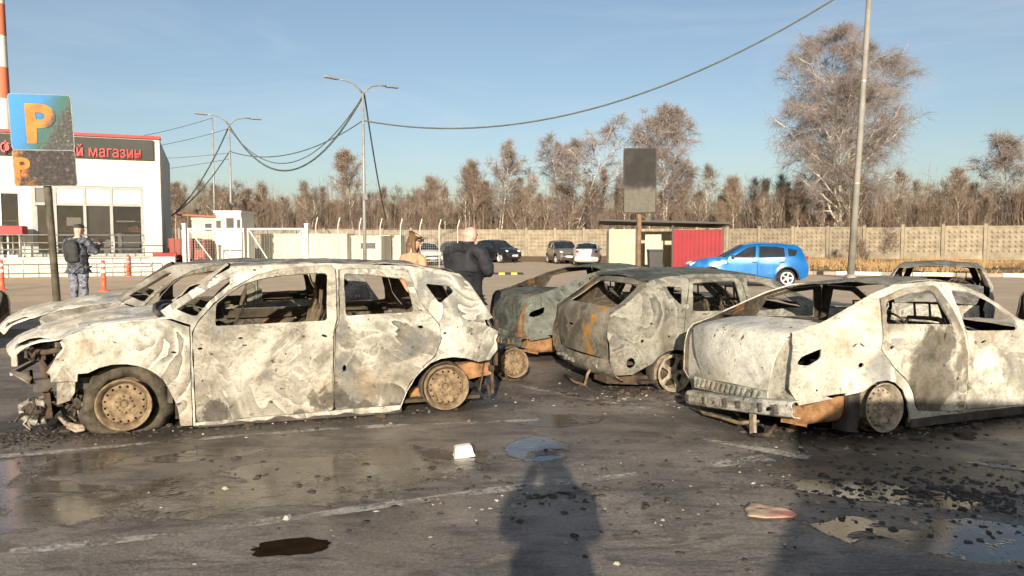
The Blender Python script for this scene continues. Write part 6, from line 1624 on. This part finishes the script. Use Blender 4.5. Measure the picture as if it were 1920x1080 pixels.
# woman with long brown hair
wom, at = person('woman in a peach coat with long brown hair, seen over the pale hatchback', (-1.33, 10.0, 0), R(-45), 1.73,
    {1: ((.25, .02, 1.14), (.14, .22, 1.05)), -1: ((-.26, .0, 1.14), (-.14, .22, 1.05))}, (R(-55), .1), dict(skin=M['skin'], jacket=M['peach'], trousers=M['navy2']), bulk=1.0, coat=.18)
hv = [(*at(0, .0, .085), .070, .075), (*at(0, -.035, .03), .092, .085), (*at(0, -.065, -.06), .088, .062), (*at(0, -.085, -.16), .085, .050), (*at(0, -.085, -.26), .070, .040), (*at(0, -.08, -.33), .045, .025)]
skin_obj('hair', hv, [(i, i + 1) for i in range(5)], M['hair_brown'], wom, 2, 1)
for sd in (1, -1): skin_obj('hair_lock', [(*at(sd * .07, .01, .06), .035), (*at(sd * .088, .0, -.05), .034), (*at(sd * .085, .02, -.18), .032), (*at(sd * .075, .05, -.27), .018)], [(0, 1), (1, 2), (2, 3)], M['hair_brown'], wom, 2)
MB().box(at(0, .096, .014), (.14, .02, .04), rz=R(-55)).box(at(.072, .04, .014), (.008, .11, .012), rz=R(-55)).box(at(-.072, .04, .014), (.008, .11, .012), rz=R(-55)).build('sunglasses', M['plastic'], wom, bevel=.008)

# bald man, bulky dark jacket
man, at = person('bald man in a bulky dark jacket, back turned, behind the tail of the pale hatchback', (-.60, 9.35, 0), R(-38), 1.85,
    {1: ((.32, .10, 1.17), (.10, .30, 1.22)), -1: ((-.33, .08, 1.17), (-.08, .30, 1.16))}, (R(-25), .55), dict(skin=M['skin_flushed'], jacket=M['navy'], trousers=M['navy2']), bulk=1.30, lean=.05, stance=.12, drop=.035, hs=1.22)
skin_obj('hood', [(-.10, -.03, 1.49, .05, .05), (0, -.10, 1.47, .085, .06), (.10, -.03, 1.49, .05, .05)], [(0, 1), (1, 2)], M['navy'], man, 2, 1)
MB().lathe([(.088, 1.47), (.098, 1.50), (.098, 1.545), (.086, 1.56)], 20, Matrix.Translation((0, .045, 0))).build('collar', M['navy'], man)

# the photographer, whose shadow falls into the picture
pho, at = person('person in dark clothes behind the camera, holding a phone up to take the picture', (0.02, -.50, 0), 0, 1.76,
    {1: ((.23, .14, 1.24), (.08, .41, 1.56)), -1: ((-.23, .14, 1.24), (-.08, .41, 1.56))}, (0, 0), dict(skin=M['skin'], jacket=M['navy'], trousers=M['navy2']), bulk=1.16, coat=.12)
MB().box((0, .445, 1.635), (.155, .009, .075)).build('phone', M['plastic'], pho)

# van parked behind the camera; its shadow covers the lower right corner
vn = empty('van', (.18, -1.6, 0), 0); tag(vn, 'pale van parked behind the camera, casting the shadow at lower right', 'van')
prof = [(0, .35), (-.02, .75), (.10, 1.08), (.55, 1.22), (.80, 1.43), (1.30, 1.72), (1.95, 2.29), (2.25, 2.46), (5.4, 2.50), (5.6, 2.4), (5.65, .35)]
MB().prism(prof, Matrix.Rotation(R(90), 4, 'X'), 1.9).build('body', pm('grey_van_paint', (.30, .30, .29), .1, 3, .4), vn, bevel=.05)
MB().prism([(.90, 1.32), (1.36, 1.64), (1.85, 2.08), (2.1, 2.08), (2.1, 1.32)], Matrix.Translation((0, .012, 0)) @ Matrix.Rotation(R(90), 4, 'X'), .01).build('window', M['glass'], vn)
for x in (.95, 4.6):
    for y in (-.02, -1.75): MB().lathe([(.17, -.1), (.32, -.1), (.34, -.04), (.34, .04), (.32, .1), (.17, .1)], 24, Matrix.Translation((x, y, .34)) @ Matrix.Rotation(R(90), 4, 'X'), closed=True).build('wheel', M['tyre'], vn)
MB().prism([(2.25, 1.32), (2.25, 2.10), (3.1, 2.12), (3.1, 1.32)], Matrix.Translation((0, -1.898, 0)) @ Matrix.Rotation(R(90), 4, 'X'), .012).build('window', M['glass'], vn)
MB().prism([(.90, 1.32), (1.36, 1.64), (1.85, 2.08), (2.1, 2.08), (2.1, 1.32)], Matrix.Translation((0, -1.898, 0)) @ Matrix.Rotation(R(90), 4, 'X'), .012).build('window', M['glass'], vn)
MB().box((2.8, -1.906, .62), (5.2, .012, .07)).box((2.8, .006, .62), (5.2, .012, .07)).build('rubbing_strip', M['plastic'], vn)
for x in (2.17, 3.2, 5.3): MB().box((x, -1.903, 1.3), (.015, .008, 1.7)).build('panel_gap', M['plastic'], vn)
MB().box((1.60, -.95, 2.02), (.02, 1.5, .72), ry=R(48)).build('windscreen', M['glass'], vn)
